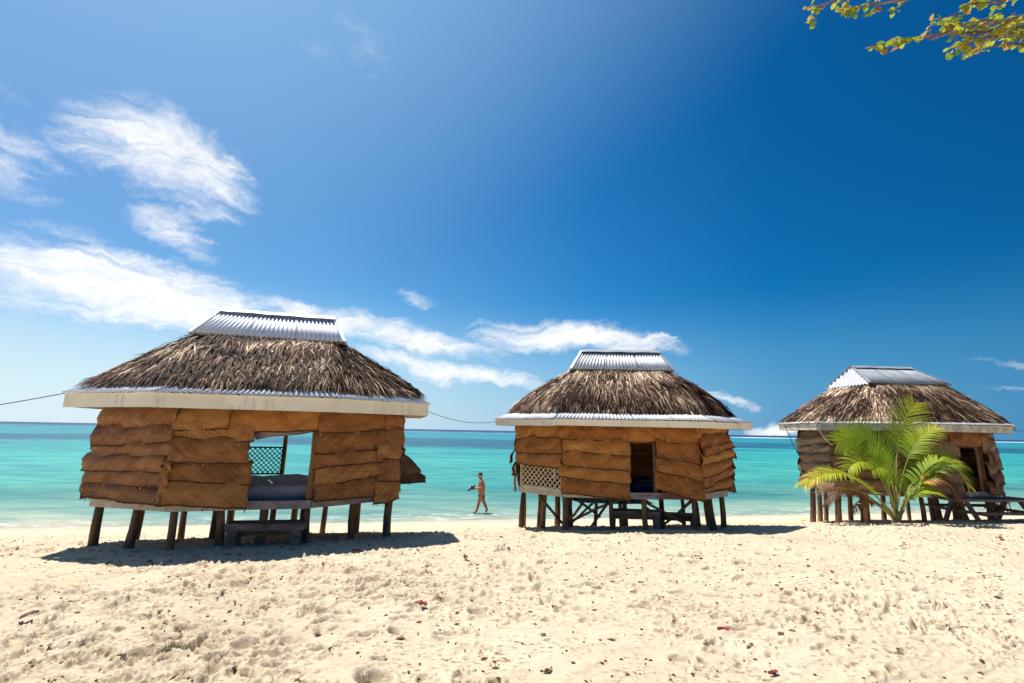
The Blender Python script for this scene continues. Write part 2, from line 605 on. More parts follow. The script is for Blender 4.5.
def sand_top(x, y):
    """height of the modelled sand surface, footprints included"""
    i = int(np.clip(np.searchsorted(GRID['Y'], y), 1, len(GRID['Y']) - 1))
    j = int(np.clip(np.searchsorted(GRID['XI'], x / ((max(y, 2.2) + 2.2) * 1.13)), 1, len(GRID['XI']) - 1))
    return float(GRID['Z'][i - 1:i + 1, j - 1:j + 1].max())


def make_beach():
    ys = [2.2]
    while ys[-1] < 25:
        ys.append(ys[-1] + 0.0027 * (ys[-1] + 2.2))
    y0 = []
    y = 2.2
    st = 0.03
    while y > -180:
        y -= st
        st *= 1.22
        y0.append(y)
    y1 = []
    y = ys[-1]
    st = 0.2
    while y < 400:
        y += st
        st *= 1.25
        y1.append(y)
    Y = np.array(y0[::-1] + ys + y1)
    xi = np.linspace(-1, 1, 1080)
    ext = []
    x = 1.0
    st = 0.004
    while x < 14:
        x += st
        st *= 1.3
        ext.append(x)
    ext = np.array(ext)
    XI = np.concatenate([-ext[::-1], xi, ext])
    wy = (np.maximum(Y, 2.2) + 2.2) * 1.13
    X2 = XI[None, :] * wy[:, None]
    Y2 = np.repeat(Y[:, None], len(XI), 1)
    S2 = Y2 - 0.19 * X2
    Z = ground_np(X2.ravel(), Y2.ravel()).reshape(X2.shape)
    R = np.zeros_like(Z)
    xr, yr = X2 * 0.96 + Y2 * 0.28, Y2 * 0.96 - X2 * 0.28
    R += 0.030 * value_noise(xr, yr, 0.9, 0.5, 1)
    R += 0.022 * value_noise(xr, yr, 0.34, 0.15, 2)
    rid = np.abs(value_noise(xr, yr, 0.24, 0.12, 3)) * 2
    R += 0.016 * (0.5 - rid)
    rid = np.abs(value_noise(xr, yr, 0.11, 0.055, 4)) * 2
    R += 0.013 * (0.5 - rid)
    rng = np.random.default_rng(5)

    def pit(cx, cy, a, b, dep, th):
        big = a * 1.7
        r0, r1 = np.searchsorted(Y, [cy - big, cy + big])
        w = (max(cy, 2.2) + 2.2) * 1.13
        c0, c1 = np.searchsorted(XI, [(cx - big) / w - 0.003, (cx + big) / w + 0.003])
        if r1 - r0 < 2 or c1 - c0 < 2:
            return
        dx, dy = X2[r0:r1, c0:c1] - cx, Y2[r0:r1, c0:c1] - cy
        c, s = math.cos(th), math.sin(th)
        p, q = (dx * c + dy * s) / a, (-dx * s + dy * c) / b
        ang = np.arctan2(q, p)
        rr = np.sqrt(p * p + q * q) * (1 + 0.14 * np.sin(2 * ang + cx * 40) + 0.09 * np.sin(3 * ang + cy * 31))
        cell = 0.0030 * (cy + 2.2)
        m = np.clip((1.0 - rr) / max(0.20, min(0.8, 1.7 * cell / b)), 0, 1)
        m = m * m * (3 - 2 * m)
        rim = np.exp(-((rr - 1.15) / 0.24) ** 2) * dep * 0.30
        reg = R[r0:r1, c0:c1]
        # deeper at the far end, as a dragged step leaves it
        R[r0:r1, c0:c1] = reg * (1 - 0.85 * m) + m * (-dep * (0.70 + 0.45 * dy / max(a, b))) + rim

    def pits(n, ylo, yhi, lo, hi, dlo, dhi, tilt):
        yy = ylo + (yhi - ylo) * rng.random(n)
        xx = (rng.random(n) * 2 - 1) * (yy + 2.2) * 1.13
        keep = value_noise(xx, yy, 1.7, 1.3, 61) + 0.6 * value_noise(xx, yy, 0.6, 0.5, 62)
        for cx, cy, kp in zip(xx, yy, keep):
            if kp < rng.uniform(-0.34, 0.16):
                continue
            a = rng.uniform(lo, hi)
            b = a * rng.uniform(0.42, 0.75)
            pit(cx, cy, a, b, min(rng.uniform(dlo, dhi), b * 1.5), rng.normal(tilt, 0.55))

    def trail(x, y, head, n):
        for k in range(n):
            head += rng.normal(0, 0.06)
            x += 0.66 * math.cos(head)
            y += 0.66 * math.sin(head)
            sd = 0.10 if k % 2 else -0.10
            cx, cy = x - sd * math.sin(head), y + sd * math.cos(head)
            if cy < 2.3 or cy > 17:
                continue
            d = rng.uniform(0.035, 0.06)
            pit(cx, cy, 0.14, 0.055, d, head + rng.normal(0, 0.15))
            # heel pressed deeper than the ball of the foot
            pit(cx - 0.08 * math.cos(head), cy - 0.08 * math.sin(head), 0.055, 0.048, d * 1.3, head)
    pits(900, 2.2, 17, 0.09, 0.15, 0.045, 0.075, 0.2)
    pits(9500, 2.2, 14, 0.045, 0.085, 0.035, 0.070, 0.15)
    for k in range(34):
        trail(rng.uniform(-9, 9), rng.uniform(2.5, 11), rng.choice([0.15, 0.4, 2.9, 3.3, 1.3, -1.4, 0.9]) + rng.normal(0, 0.2), int(rng.integers(7, 16)))
    pits(4200, 2.2, 6.0, 0.028, 0.045, 0.025, 0.045, 0.15)
    fade = np.clip((16.5 - S2) / 5.0, 0.03, 1) * np.clip((Y2 + 30) / 20, 0, 1) * np.clip((14 - np.abs(XI)) / 13, 0, 1)[None, :]
    R = R * fade
    Z = Z + R - 0.004
    GRID.update(Y=Y, XI=XI, Z=Z)
    verts = np.stack([X2, Y2, Z], -1).reshape(-1, 3).astype(np.float32)
    nr, nc = X2.shape
    i = np.arange(nr - 1)[:, None] * nc + np.arange(nc - 1)[None, :]
    quads = np.stack([i, i + 1, i + nc + 1, i + nc], -1).reshape(-1, 4)
    me = bpy.data.meshes.new('beach')
    me.vertices.add(len(verts))
    me.vertices.foreach_set('co', verts.ravel())
    me.loops.add(quads.size)
    me.loops.foreach_set('vertex_index', quads.ravel().astype(np.int32))
    me.polygons.add(len(quads))
    me.polygons.foreach_set('loop_start', np.arange(0, quads.size, 4, dtype=np.int32))
    me.polygons.foreach_set('loop_total', np.full(len(quads), 4, dtype=np.int32))
    me.polygons.foreach_set('use_smooth', np.ones(len(quads), dtype=bool))
    me.update(calc_edges=True)
    me.validate()
    o = link('beach', me)
    o['kind'] = 'structure'
    m, t, bs, out = material('sand')
    geo = t.n('ShaderNodeNewGeometry').outputs['Position']
    sx = t.n('ShaderNodeSeparateXYZ')
    t.put(sx.inputs[0], geo)
    big = t.noise(geo, 0.8, 5, 0.6)
    mf_ = t.n('ShaderNodeMapping')
    mf_.inputs['Scale'].default_value = (0.55, 0.8, 1.0)
    mf_.inputs['Rotation'].default_value = (0, 0, 0.25)
    t.put(mf_.inputs[0], geo)
    fine = t.noise(mf_.outputs[0], 34.0, 6, 0.62)
    grain = t.noise(geo, 320.0, 3, 0.7)
    col = t.ramp(big, [(0.3, (0.53, 0.43, 0.30)), (0.7, (0.61, 0.51, 0.375))])
    col = t.mix(t.math('MULTIPLY', t.smooth(fine, 0.535, 0.62, 0.0, 0.9), t.smooth(t.noise(geo, 2.2, 4, 0.6), 0.40, 0.62, 0.25, 1.0)), col, (0.20, 0.120, 0.055))
    med = t.noise(geo, 6.0, 7, 0.7)
    col = t.mix(t.smooth(med, 0.58, 0.70, 0.0, 0.45), col, (0.34, 0.23, 0.125))
    col = t.mix(t.math('MULTIPLY', grain, 0.22), col, (0.42, 0.31, 0.19))
    # damp band at the water's edge
    s = t.math('ADD', sx.outputs[1], t.math('MULTIPLY', sx.outputs[0], -0.19))
    s = t.math('ADD', s, t.math('MULTIPLY', t.noise(geo, 0.35, 4, 0.5), 2.0))
    wet = t.smooth(s, 18.6, 20.0)
    col = t.mix(t.math('MULTIPLY', wet, 0.45), col, (0.42, 0.36, 0.27))
    t.put(bs.inputs['Base Color'], col)
    t.put(bs.inputs['Roughness'], t.math('MULTIPLY_ADD', wet, -0.5, 0.92))
    bs.inputs['Specular IOR Level'].default_value = 0.2
    bump(t, bs, t.math('ADD', fine, t.math('MULTIPLY', grain, 0.35)), 0.75, 0.018)
    me.materials.append(m)
    return o


beach = make_beach()


# ------------------------------------------------------------------ the lagoon
def make_sea():
    ys = [13.0]
    st = 0.10
    while ys[-1] < 45000:
        ys.append(ys[-1] + st)
        st *= 1.012 if ys[-1] < 60 else 1.12
    Y = np.array(ys)
    XI = np.concatenate([np.linspace(-9, -1.5, 14), np.linspace(-1.4, 1.4, 260), np.linspace(1.5, 9, 14)])
    X2 = XI[None, :] * (Y[:, None] + 6)
    Y2 = np.repeat(Y[:, None], len(XI), 1)
    S2 = Y2 - 0.19 * X2
    Z = np.zeros_like(X2)
    near = np.clip((70 - Y2) / 50, 0, 1)
    ph = S2 + 1.2 * value_noise(X2, Y2, 7.0, 5.0, 21)
    Z += near * 0.045 * np.sin(ph * 2 * math.pi / 3.3) * (0.6 + value_noise(X2, Y2, 6, 3, 22))
    Z += near * 0.05 * value_noise(X2, Y2, 1.8, 0.7, 23)
    verts = np.stack([X2, Y2, Z], -1).reshape(-1, 3).astype(np.float32)
    nr, nc = X2.shape
    i = np.arange(nr - 1)[:, None] * nc + np.arange(nc - 1)[None, :]
    quads = np.stack([i, i + 1, i + nc + 1, i + nc], -1).reshape(-1, 4)
    me = bpy.data.meshes.new('sea')
    me.from_pydata(verts.tolist(), [], quads.tolist())
    me.polygons.foreach_set('use_smooth', np.ones(len(quads), dtype=bool))
    o = link('sea', me)
    o['kind'] = 'structure'
    m, t, bs, out = material('lagoon')
    geo = t.n('ShaderNodeNewGeometry').outputs['Position']
    sx = t.n('ShaderNodeSeparateXYZ')
    t.put(sx.inputs[0], geo)
    mp = t.n('ShaderNodeMapping')
    mp.inputs['Scale'].default_value = (0.35, 1.0, 1.0)
    t.put(mp.inputs[0], geo)
    s0 = t.math('ADD', sx.outputs[1], t.math('MULTIPLY', sx.outputs[0], -0.19))
    s0 = t.math('MAXIMUM', s0, 5.0)
    warp = t.noise(mp.outputs[0], 0.05, 6, 0.6)
    warp2 = t.noise(mp.outputs[0], 0.5, 4, 0.6)
    lg = t.math('LOGARITHM', s0, 2.0)                       # 4.3 at the shore .. 9+ at the reef
    warp3 = t.noise(mp.outputs[0], 0.016, 5, 0.6)
    lg = t.math('ADD', lg, t.math('MULTIPLY', t.math('SUBTRACT', warp, 0.5), 1.0))
    far_ = t.smooth(s0, 45, 110)
    lg = t.math('ADD', lg, t.math('MULTIPLY', t.math('MULTIPLY', t.math('SUBTRACT', warp3, 0.5), 2.2), far_))
    lg = t.math('ADD', lg, t.math('MULTIPLY', t.math('SUBTRACT', warp2, 0.5), 0.25))
    f = t.math('DIVIDE', t.math('SUBTRACT', lg, 4.2), 6.0, clamp=True)

    def q(sv):
        return (math.log2(sv) - 4.2) / 6.0
    col = t.ramp(f, [(q(19.6), (0.40, 0.36, 0.25)), (q(21), (0.30, 0.36, 0.26)), (q(25), (0.17, 0.32, 0.24)), (q(29), (0.075, 0.245, 0.20)),
                     (q(34), (0.070, 0.33, 0.265)), (q(60), (0.042, 0.32, 0.28)), (q(95), (0.034, 0.30, 0.285)), (q(112), (0.010, 0.105, 0.15)),
                     (q(170), (0.010, 0.11, 0.16)), (q(205), (0.018, 0.24, 0.27)), (q(600), (0.016, 0.20, 0.25)), (q(1000), (0.006, 0.06, 0.14)),
                     (1.0, (0.003, 0.035, 0.11))])
    # ripples as small tone changes of the water body (light through wave faces)
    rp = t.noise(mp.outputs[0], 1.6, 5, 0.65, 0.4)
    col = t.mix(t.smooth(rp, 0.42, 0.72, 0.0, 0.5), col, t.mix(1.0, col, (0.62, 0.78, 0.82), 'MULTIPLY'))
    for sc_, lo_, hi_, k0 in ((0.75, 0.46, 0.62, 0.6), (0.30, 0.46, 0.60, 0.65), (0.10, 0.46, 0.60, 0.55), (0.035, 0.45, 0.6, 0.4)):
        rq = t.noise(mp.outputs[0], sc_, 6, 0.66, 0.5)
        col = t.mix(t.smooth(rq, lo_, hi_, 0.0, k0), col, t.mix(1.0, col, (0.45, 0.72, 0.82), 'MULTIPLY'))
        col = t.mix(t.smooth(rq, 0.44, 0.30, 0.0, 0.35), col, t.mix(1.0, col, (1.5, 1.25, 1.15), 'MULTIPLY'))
    # foam: a thin broken line at the shore and breakers on the reef
    mfo = t.n('ShaderNodeMapping')
    mfo.inputs['Scale'].default_value = (0.45, 1.3, 1.0)
    t.put(mfo.inputs[0], geo)
    fo = t.noise(mfo.outputs[0], 2.6, 7, 0.72, 0.6)
    shore = t.math('MULTIPLY', t.smooth(s0, 19.2, 20.2), t.smooth(s0, 22.5, 20.8))
    fsh = t.math('MULTIPLY', shore, t.smooth(fo, 0.52, 0.64))
    mr = t.n('ShaderNodeMapping')
    mr.inputs['Scale'].default_value = (0.006, 0.02, 1)
    t.put(mr.inputs[0], geo)
    fr = t.noise(mr.outputs[0], 1.0, 7, 0.7)
    reef = t.math('MULTIPLY', t.smooth(s0, 560, 600), t.smooth(s0, 760, 680))
    frf = t.math('MULTIPLY', reef, t.smooth(t.math('ADD', fr, t.math('MULTIPLY', sx.outputs[0], 0.00012)), 0.52, 0.6))
    foam = t.math('MAXIMUM', t.math('MULTIPLY', fsh, 0.5), frf)
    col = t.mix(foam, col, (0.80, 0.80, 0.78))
    wav = t.noise(mp.outputs[0], 2.3, 6, 0.62, 0.3)
    bp = t.n('ShaderNodeBump')
    bp.inputs['Strength'].default_value = 0.5
    bp.inputs['Distance'].default_value = 0.16
    t.put(bp.inputs['Height'], wav)
    df = t.n('ShaderNodeBsdfDiffuse')
    t.put(df.inputs[0], col)
    t.put(df.inputs['Normal'], bp.outputs[0])
    gl = t.n('ShaderNodeBsdfGlossy')
    gl.inputs['Roughness'].default_value = 0.22
    t.put(gl.inputs['Normal'], bp.outputs[0])
    fr_ = t.n('ShaderNodeFresnel')
    fr_.inputs[0].default_value = 1.33
    t.put(fr_.inputs['Normal'], bp.outputs[0])
    # choppy water never shows the full grazing reflection of a flat sheet
    k_ = t.math('MULTIPLY', t.math('MINIMUM', fr_.outputs[0], 0.22), t.math('SUBTRACT', 1.0, foam))
    mx = t.n('ShaderNodeMixShader')
    t.put(mx.inputs[0], k_)
    t.t.links.new(df.outputs[0], mx.inputs[1])
    t.t.links.new(gl.outputs[0], mx.inputs[2])
    t.t.links.new(mx.outputs[0], out.inputs[0])
    t.t.nodes.remove(bs)
    me.materials.append(m)
    return o


sea = make_sea()


# ------------------------------------------------------------------ the beach huts
def octagon(L, dx, dy, B, off=0.0):
    k = off * math.tan(math.pi / 8) * 0.9
    A = L + dx + off
    d = B - dy + k
    L2, B2 = L + k, B + off
    pts = [(-L2, -B2), (L2, -B2), (A, -d), (A, d), (L2, B2), (-L2, B2), (-A, d), (-A, -d)]
    return [Vector((x, y, 0)) for x, y in pts]


def corrugated(A, B, C, D, mat, name, parent, pitch=0.078, amp=0.011, thick=0.004, rows=2):
    """sheet with top edge A-B and bottom edge C-D, ridges running top to bottom"""
    A, B, C, D = map(Vector, (A, B, C, D))
    w = max((B - A).length, (D - C).length)
    n = max(6, int(w / pitch * 6))
    nrm = (B - A if (B - A).length > (D - C).length else D - C).cross((C + D) * 0.5 - (A + B) * 0.5).normalized()
    if nrm.z < 0:
        nrm = -nrm
    mb = MB()
    verts, faces = [], []
    for side in (0, 1):
        for r in range(rows + 1):
            for i in range(n + 1):
                u = i / n
                v = r / rows
                p = A.lerp(B, u).lerp(C.lerp(D, u), v)
                # ridge phase follows real width along the longer edge
                h = amp * math.cos(2 * math.pi * u * w / pitch)
                verts.append(p + nrm * (h - side * thick))
    row = n + 1
    lay = row * (rows + 1)
    for side in (0, 1):
        for r in range(rows):
            for i in range(n):
                a = side * lay + r * row + i
                f = (a, a + 1, a + row + 1, a + row)
                faces.append(f if side else tuple(reversed(f)))
    for i in range(n):
        for r in (0, rows):
            a = r * row + i
            faces.append((a, a + 1, lay + a + 1, lay + a) if r == 0 else (a + 1, a, lay + a, lay + a + 1))
    mb.add(verts, faces)
    return mb.build(name, mat, parent, smooth=True)


def make_mat(parent, P, Q, z0, z1, mat, tilt0=0.02, tilt1=0.08, belly=0.03, sl=0.0, sr=0.0, name='wall_mat', roll=0.016, seed=0, tr=0.0):
    """one plaited mat hung between wall points P and Q (plan), top z0, bottom z1; sl / sr drop its left / right lower end"""
    r = random.Random(seed)
    P, Q = Vector(P), Vector(Q)
    d = (Q - P)
    w = d.length
    d.normalize()
    nrm = Vector((d.y, -d.x, 0))
    nu = max(8, int(w / 0.055))
    prof = [(i / 7.0) for i in range(8)]
    ph = [r.uniform(0, 6.28) for _ in range(5)]
    sagm = r.uniform(-0.012, 0.035)
    lump = r.uniform(0.014, 0.034)
    mb = MB()
    verts, uvs = [], []
    ring = 8 + 3 + 3
    for i in range(nu + 1):
        u = i / nu
        drop = sl * (1 - u) + sr * u + 0.006 * math.sin(u * 7 + ph[0]) + 0.003 * math.sin(u * 17 + ph[1]) + r.uniform(-0.005, 0.005) + sagm * math.sin(math.pi * u)
        topd = 0.010 * math.sin(u * 5 + ph[2]) + (sl * (1 - u) + sr * u) * 0.55 + tr * u * u
        edge = min(u, 1 - u) * nu
        fl = 0.02 * math.sin(u * 6 + ph[3]) + 0.012 * math.sin(u * 13 + ph[4])
        col = []
        for v in prof:
            uu = u
            ss = uu * w
            if edge < 1:      # frayed ends
                ss += (0.012 * math.sin(v * 19 + ph[1]) + r.uniform(-0.008, 0.008)) * (1 if u > 0.5 else -1)
            z = (z0 - topd) * (1 - v) + (z1 - drop) * v
            o = tilt0 * (1 - v) + tilt1 * v + belly * math.sin(math.pi * min(1, v * 1.1)) + fl * v + 0.004 * math.sin(ss * 60 + v * 21) + lump * math.sin(ss * 9 + ph[2] + v * 3) * math.sin(v * 4.5 + ph[0])
            col.append((ss, o, z))
        verts_here = list(col)
        sB, oB, zB = col[-1]
        # rolled lower edge (the leaf's midrib)
        verts_here += [(sB, oB + roll * 0.5, zB - roll * 0.8), (sB, oB - roll * 0.4, zB - roll * 1.5), (sB, oB - roll * 1.3, zB - roll * 0.5)]
        for v in (0.6, 0.3, 0.0):
            ss, o, z = col[int(round(v * 7))]
            verts_here.append((ss, o - 0.012, z))
        for k, (ss, o, z) in enumerate(verts_here):
            p = P + d * ss + nrm * o
            verts.append((p.x, p.y, z))
            uvs.append((ss + seed * 0.37, (z0 - z) + seed * 0.11))
    faces = []
    for i in range(nu):
        for k in range(ring):
            k2 = (k + 1) % ring
            faces.append((i * ring + k, (i + 1) * ring + k, (i + 1) * ring + k2, i * ring + k2))
    faces.append(tuple(range(ring)))
    faces.append(tuple(nu * ring + k for k in reversed(range(ring))))
    # leaf tips that stick out below the rolled edge
    nt = int(w / 0.045)
    for i in range(nt):
        if r.random() < 0.4:
            continue
        c = min(nu - 1, int((i + 0.5) / nt * nu))
        pa, pb = Vector(verts[c * ring + 8]), Vector(verts[(c + 1) * ring + 8])
        ln = r.uniform(0.012, 0.045) if r.random() < 0.85 else r.uniform(0.05, 0.10)
        tip = pa.lerp(pb, 0.5) + d * r.uniform(-0.03, 0.03) + nrm * r.uniform(-0.012, 0.02) - Vector((0, 0, ln))
        b = len(verts)
        m_ = pa.lerp(pb, 0.5)
        verts += [tuple(m_ - d * 0.016), tuple(m_ + d * 0.016), tuple(tip)]
        uvs += [(i * 0.04, 0.0), (i * 0.04 + 0.02, 0.0), (i * 0.04 + 0.01, 0.05)]
        faces.append((b, b + 1, b + 2))
    mb.add(verts, faces)
    mb.uv = uvs
    o = mb.build(name, mat, parent, smooth=True)
    # the leaf's midrib, darkened to paint the shaded gap line under each mat
    o.data.materials.append(MATS['midrib'])
    for i in range(nu):
        for k in (7, 8, 9):
            o.data.polygons[i * ring + k].material_index = 1
    return o


def make_lattice(parent, P, Q, z0, z1, mat, step, width, label=None):
    """diagonal lattice panel: frame bars plus crossing slats, each slat a mesh of its own"""
    P, Q = Vector(P), Vector(Q)
    d = Q - P
    w = d.length
    d.normalize()
    nrm = Vector((d.y, -d.x, 0))
    h = z1 - z0

    def pt(s, z, o=0.0):
        p = P + d * s + nrm * o
        return Vector((p.x, p.y, z0 + z))
    fr = MB()
    fr.beam(pt(0, 0), pt(w, 0), 0.03, 0.03)
    fr.beam(pt(0, h), pt(w, h), 0.03, 0.03)
    fr.beam(pt(0, 0.015), pt(0, h - 0.015), 0.03, 0.03, up=nrm)
    fr.beam(pt(w, 0.015), pt(w, h - 0.015), 0.03, 0.03, up=nrm)
    fo = fr.build('lattice', mat, parent)
    if label:
        fo['label'] = label
    for sgn, o in ((1, 0.006), (-1, -0.006)):
        c = -h if sgn > 0 else 0.0
        hi = w if sgn > 0 else w + h
        while c < hi:
            c += step
            # line s = c + z (sgn>0) or s = c - z
            pts = []
            for z in (0, h):
                s = c + sgn * z
                if 0 <= s <= w:
                    pts.append((s, z))
            for s in (0, w):
                z = (s - c) * sgn
                if 0 < z < h:
                    pts.append((s, z))
            if len(pts) < 2:
                continue
            a, b = pts[0], pts[-1]
            if math.hypot(a[0] - b[0], a[1] - b[1]) < 0.05:
                continue
            sb = MB()
            sb.beam(pt(a[0], a[1], o), pt(b[0], b[1], o), 0.008, width, up=nrm.cross(pt(b[0], b[1]) - pt(a[0], a[1])).normalized())
            sb.build('slat', mat, fo)
    return fo


def make_thatch(parent, inner, outer, zi, zo, n_blades, mat, seed, lean=0.0, bell=0.24, collar=0.12):
    """inner / outer: matching lists of 8 plan points; roof surface falls from zi (inner) to zo (outer)"""
    r = np.random.default_rng(seed)

    def surf(u, t):
        """u in 0..8 around, t 0..1 down"""
        i = int(u) % 8
        f = u - int(u)
        h = (1 - bell) * t + bell * t ** 3
        a = inner[i].lerp(inner[(i + 1) % 8], f)
        b = outer[i].lerp(outer[(i + 1) % 8], f)
        bul = 0.025 * math.sin(u * 5.3 + seed) * t + 0.018 * math.sin(u * 11.0 + 2 * seed + t * 4)
        p = a.lerp(b, h)
        return Vector((p.x, p.y, zi + (zo - zi) * t + bul))
    mb = MB()
    tone = []
    nu, nt = 8 * 7, 10
    verts, faces = [], []
    for k in range(nt + 1):
        for j in range(nu):
            verts.append(surf(j * 8 / nu, k / nt))
    for k in range(nt):
        for j in range(nu):
            j2 = (j + 1) % nu
            faces.append((k * nu + j, (k + 1) * nu + j, (k + 1) * nu + j2, k * nu + j2))
    b0 = mb.add(verts, faces)
    tone += [0.02] * len(verts)
    lens = [((outer[(i + 1) % 8] - outer[i]).length + 0.45 * (inner[(i + 1) % 8] - inner[i]).length) for i in range(8)]
    cum = np.cumsum([0] + lens)
    verts, faces = [], []
    nb = 0
    patch = r.random((25, 7))
    for q in range(n_blades):
        x = r.random() * cum[-1]
        i = int(np.searchsorted(cum, x) - 1)
        u = i + (x - cum[i]) / lens[i]
        # courses: rows of leaf ends
        t = r.random()
        t = (math.floor(t * 6) + r.random() ** 1.5) / 6
        p = surf(u, t)
        du = surf((u + 0.05) % 8, t) - surf((u - 0.05) % 8, t)
        dt = surf(u, min(1.0, t + 0.04)) - surf(u, max(0.0, t - 0.04))
        if du.length < 1e-5:
            continue
        e = du.normalized()
        dn = dt.normalized()
        n = e.cross(dn)
        if n.z < 0:
            n = -n
        yaw = r.normal(lean, 0.17)
        if r.random() < 0.05:
            yaw += r.normal(0, 0.6)
        g = (dn * math.cos(yaw) + e * math.sin(yaw)).normalized()
        sd = n.cross(g)
        L = r.uniform(0.22, 0.55)
        if t > 0.9:
            L *= 0.75
        wd = r.uniform(0.007, 0.017)
        crs = (t * 6) % 1.0
        lift = abs(r.normal(0.014, 0.016)) + 0.006 + 0.035 * crs * crs
        tip = abs(r.normal(0.022, 0.028))
        pu, pv = u * 3.0, t * 5.99
        i0, j0 = int(pu), int(pv)
        fu, fv = pu - i0, pv - j0
        pt_ = ((patch[i0 % 24, j0] * (1 - fu) + patch[(i0 + 1) % 24, j0] * fu) * (1 - fv)
               + (patch[i0 % 24, j0 + 1] * (1 - fu) + patch[(i0 + 1) % 24, j0 + 1] * fu) * fv)
        tn = float(np.clip(r.beta(0.75, 1.0) * 0.80 + (pt_ - 0.5) * 0.75 + 0.02 + 0.10 * crs + (collar if t < 0.16 else 0), 0, 1))  # darker at the top of each course: shade of the overlap painted into the tone
        a = p + n * lift
        b = p + g * (L * 0.5) + n * (lift + tip * 0.7) + Vector((0, 0, -0.01))
        c = p + g * L + n * (lift * 0.6 + tip * 0.6) - Vector((0, 0, 0.03 * r.random()))
        base = len(verts)
        verts += [a - sd * wd * 0.7, a + sd * wd * 0.7, b - sd * wd + n * 0.004, b + sd * wd - n * 0.004, c]
        faces += [(base, base + 1, base + 3, base + 2), (base + 2, base + 3, base + 4)]
        tone += [tn * 0.8, tn * 0.8, tn, tn, min(1, tn + 0.05)]
        nb += 1
    mb.add(verts, faces)
    mb.col = tone
    o = mb.build('thatch', mat, parent)
    o['kind'] = 'stuff'
    return o


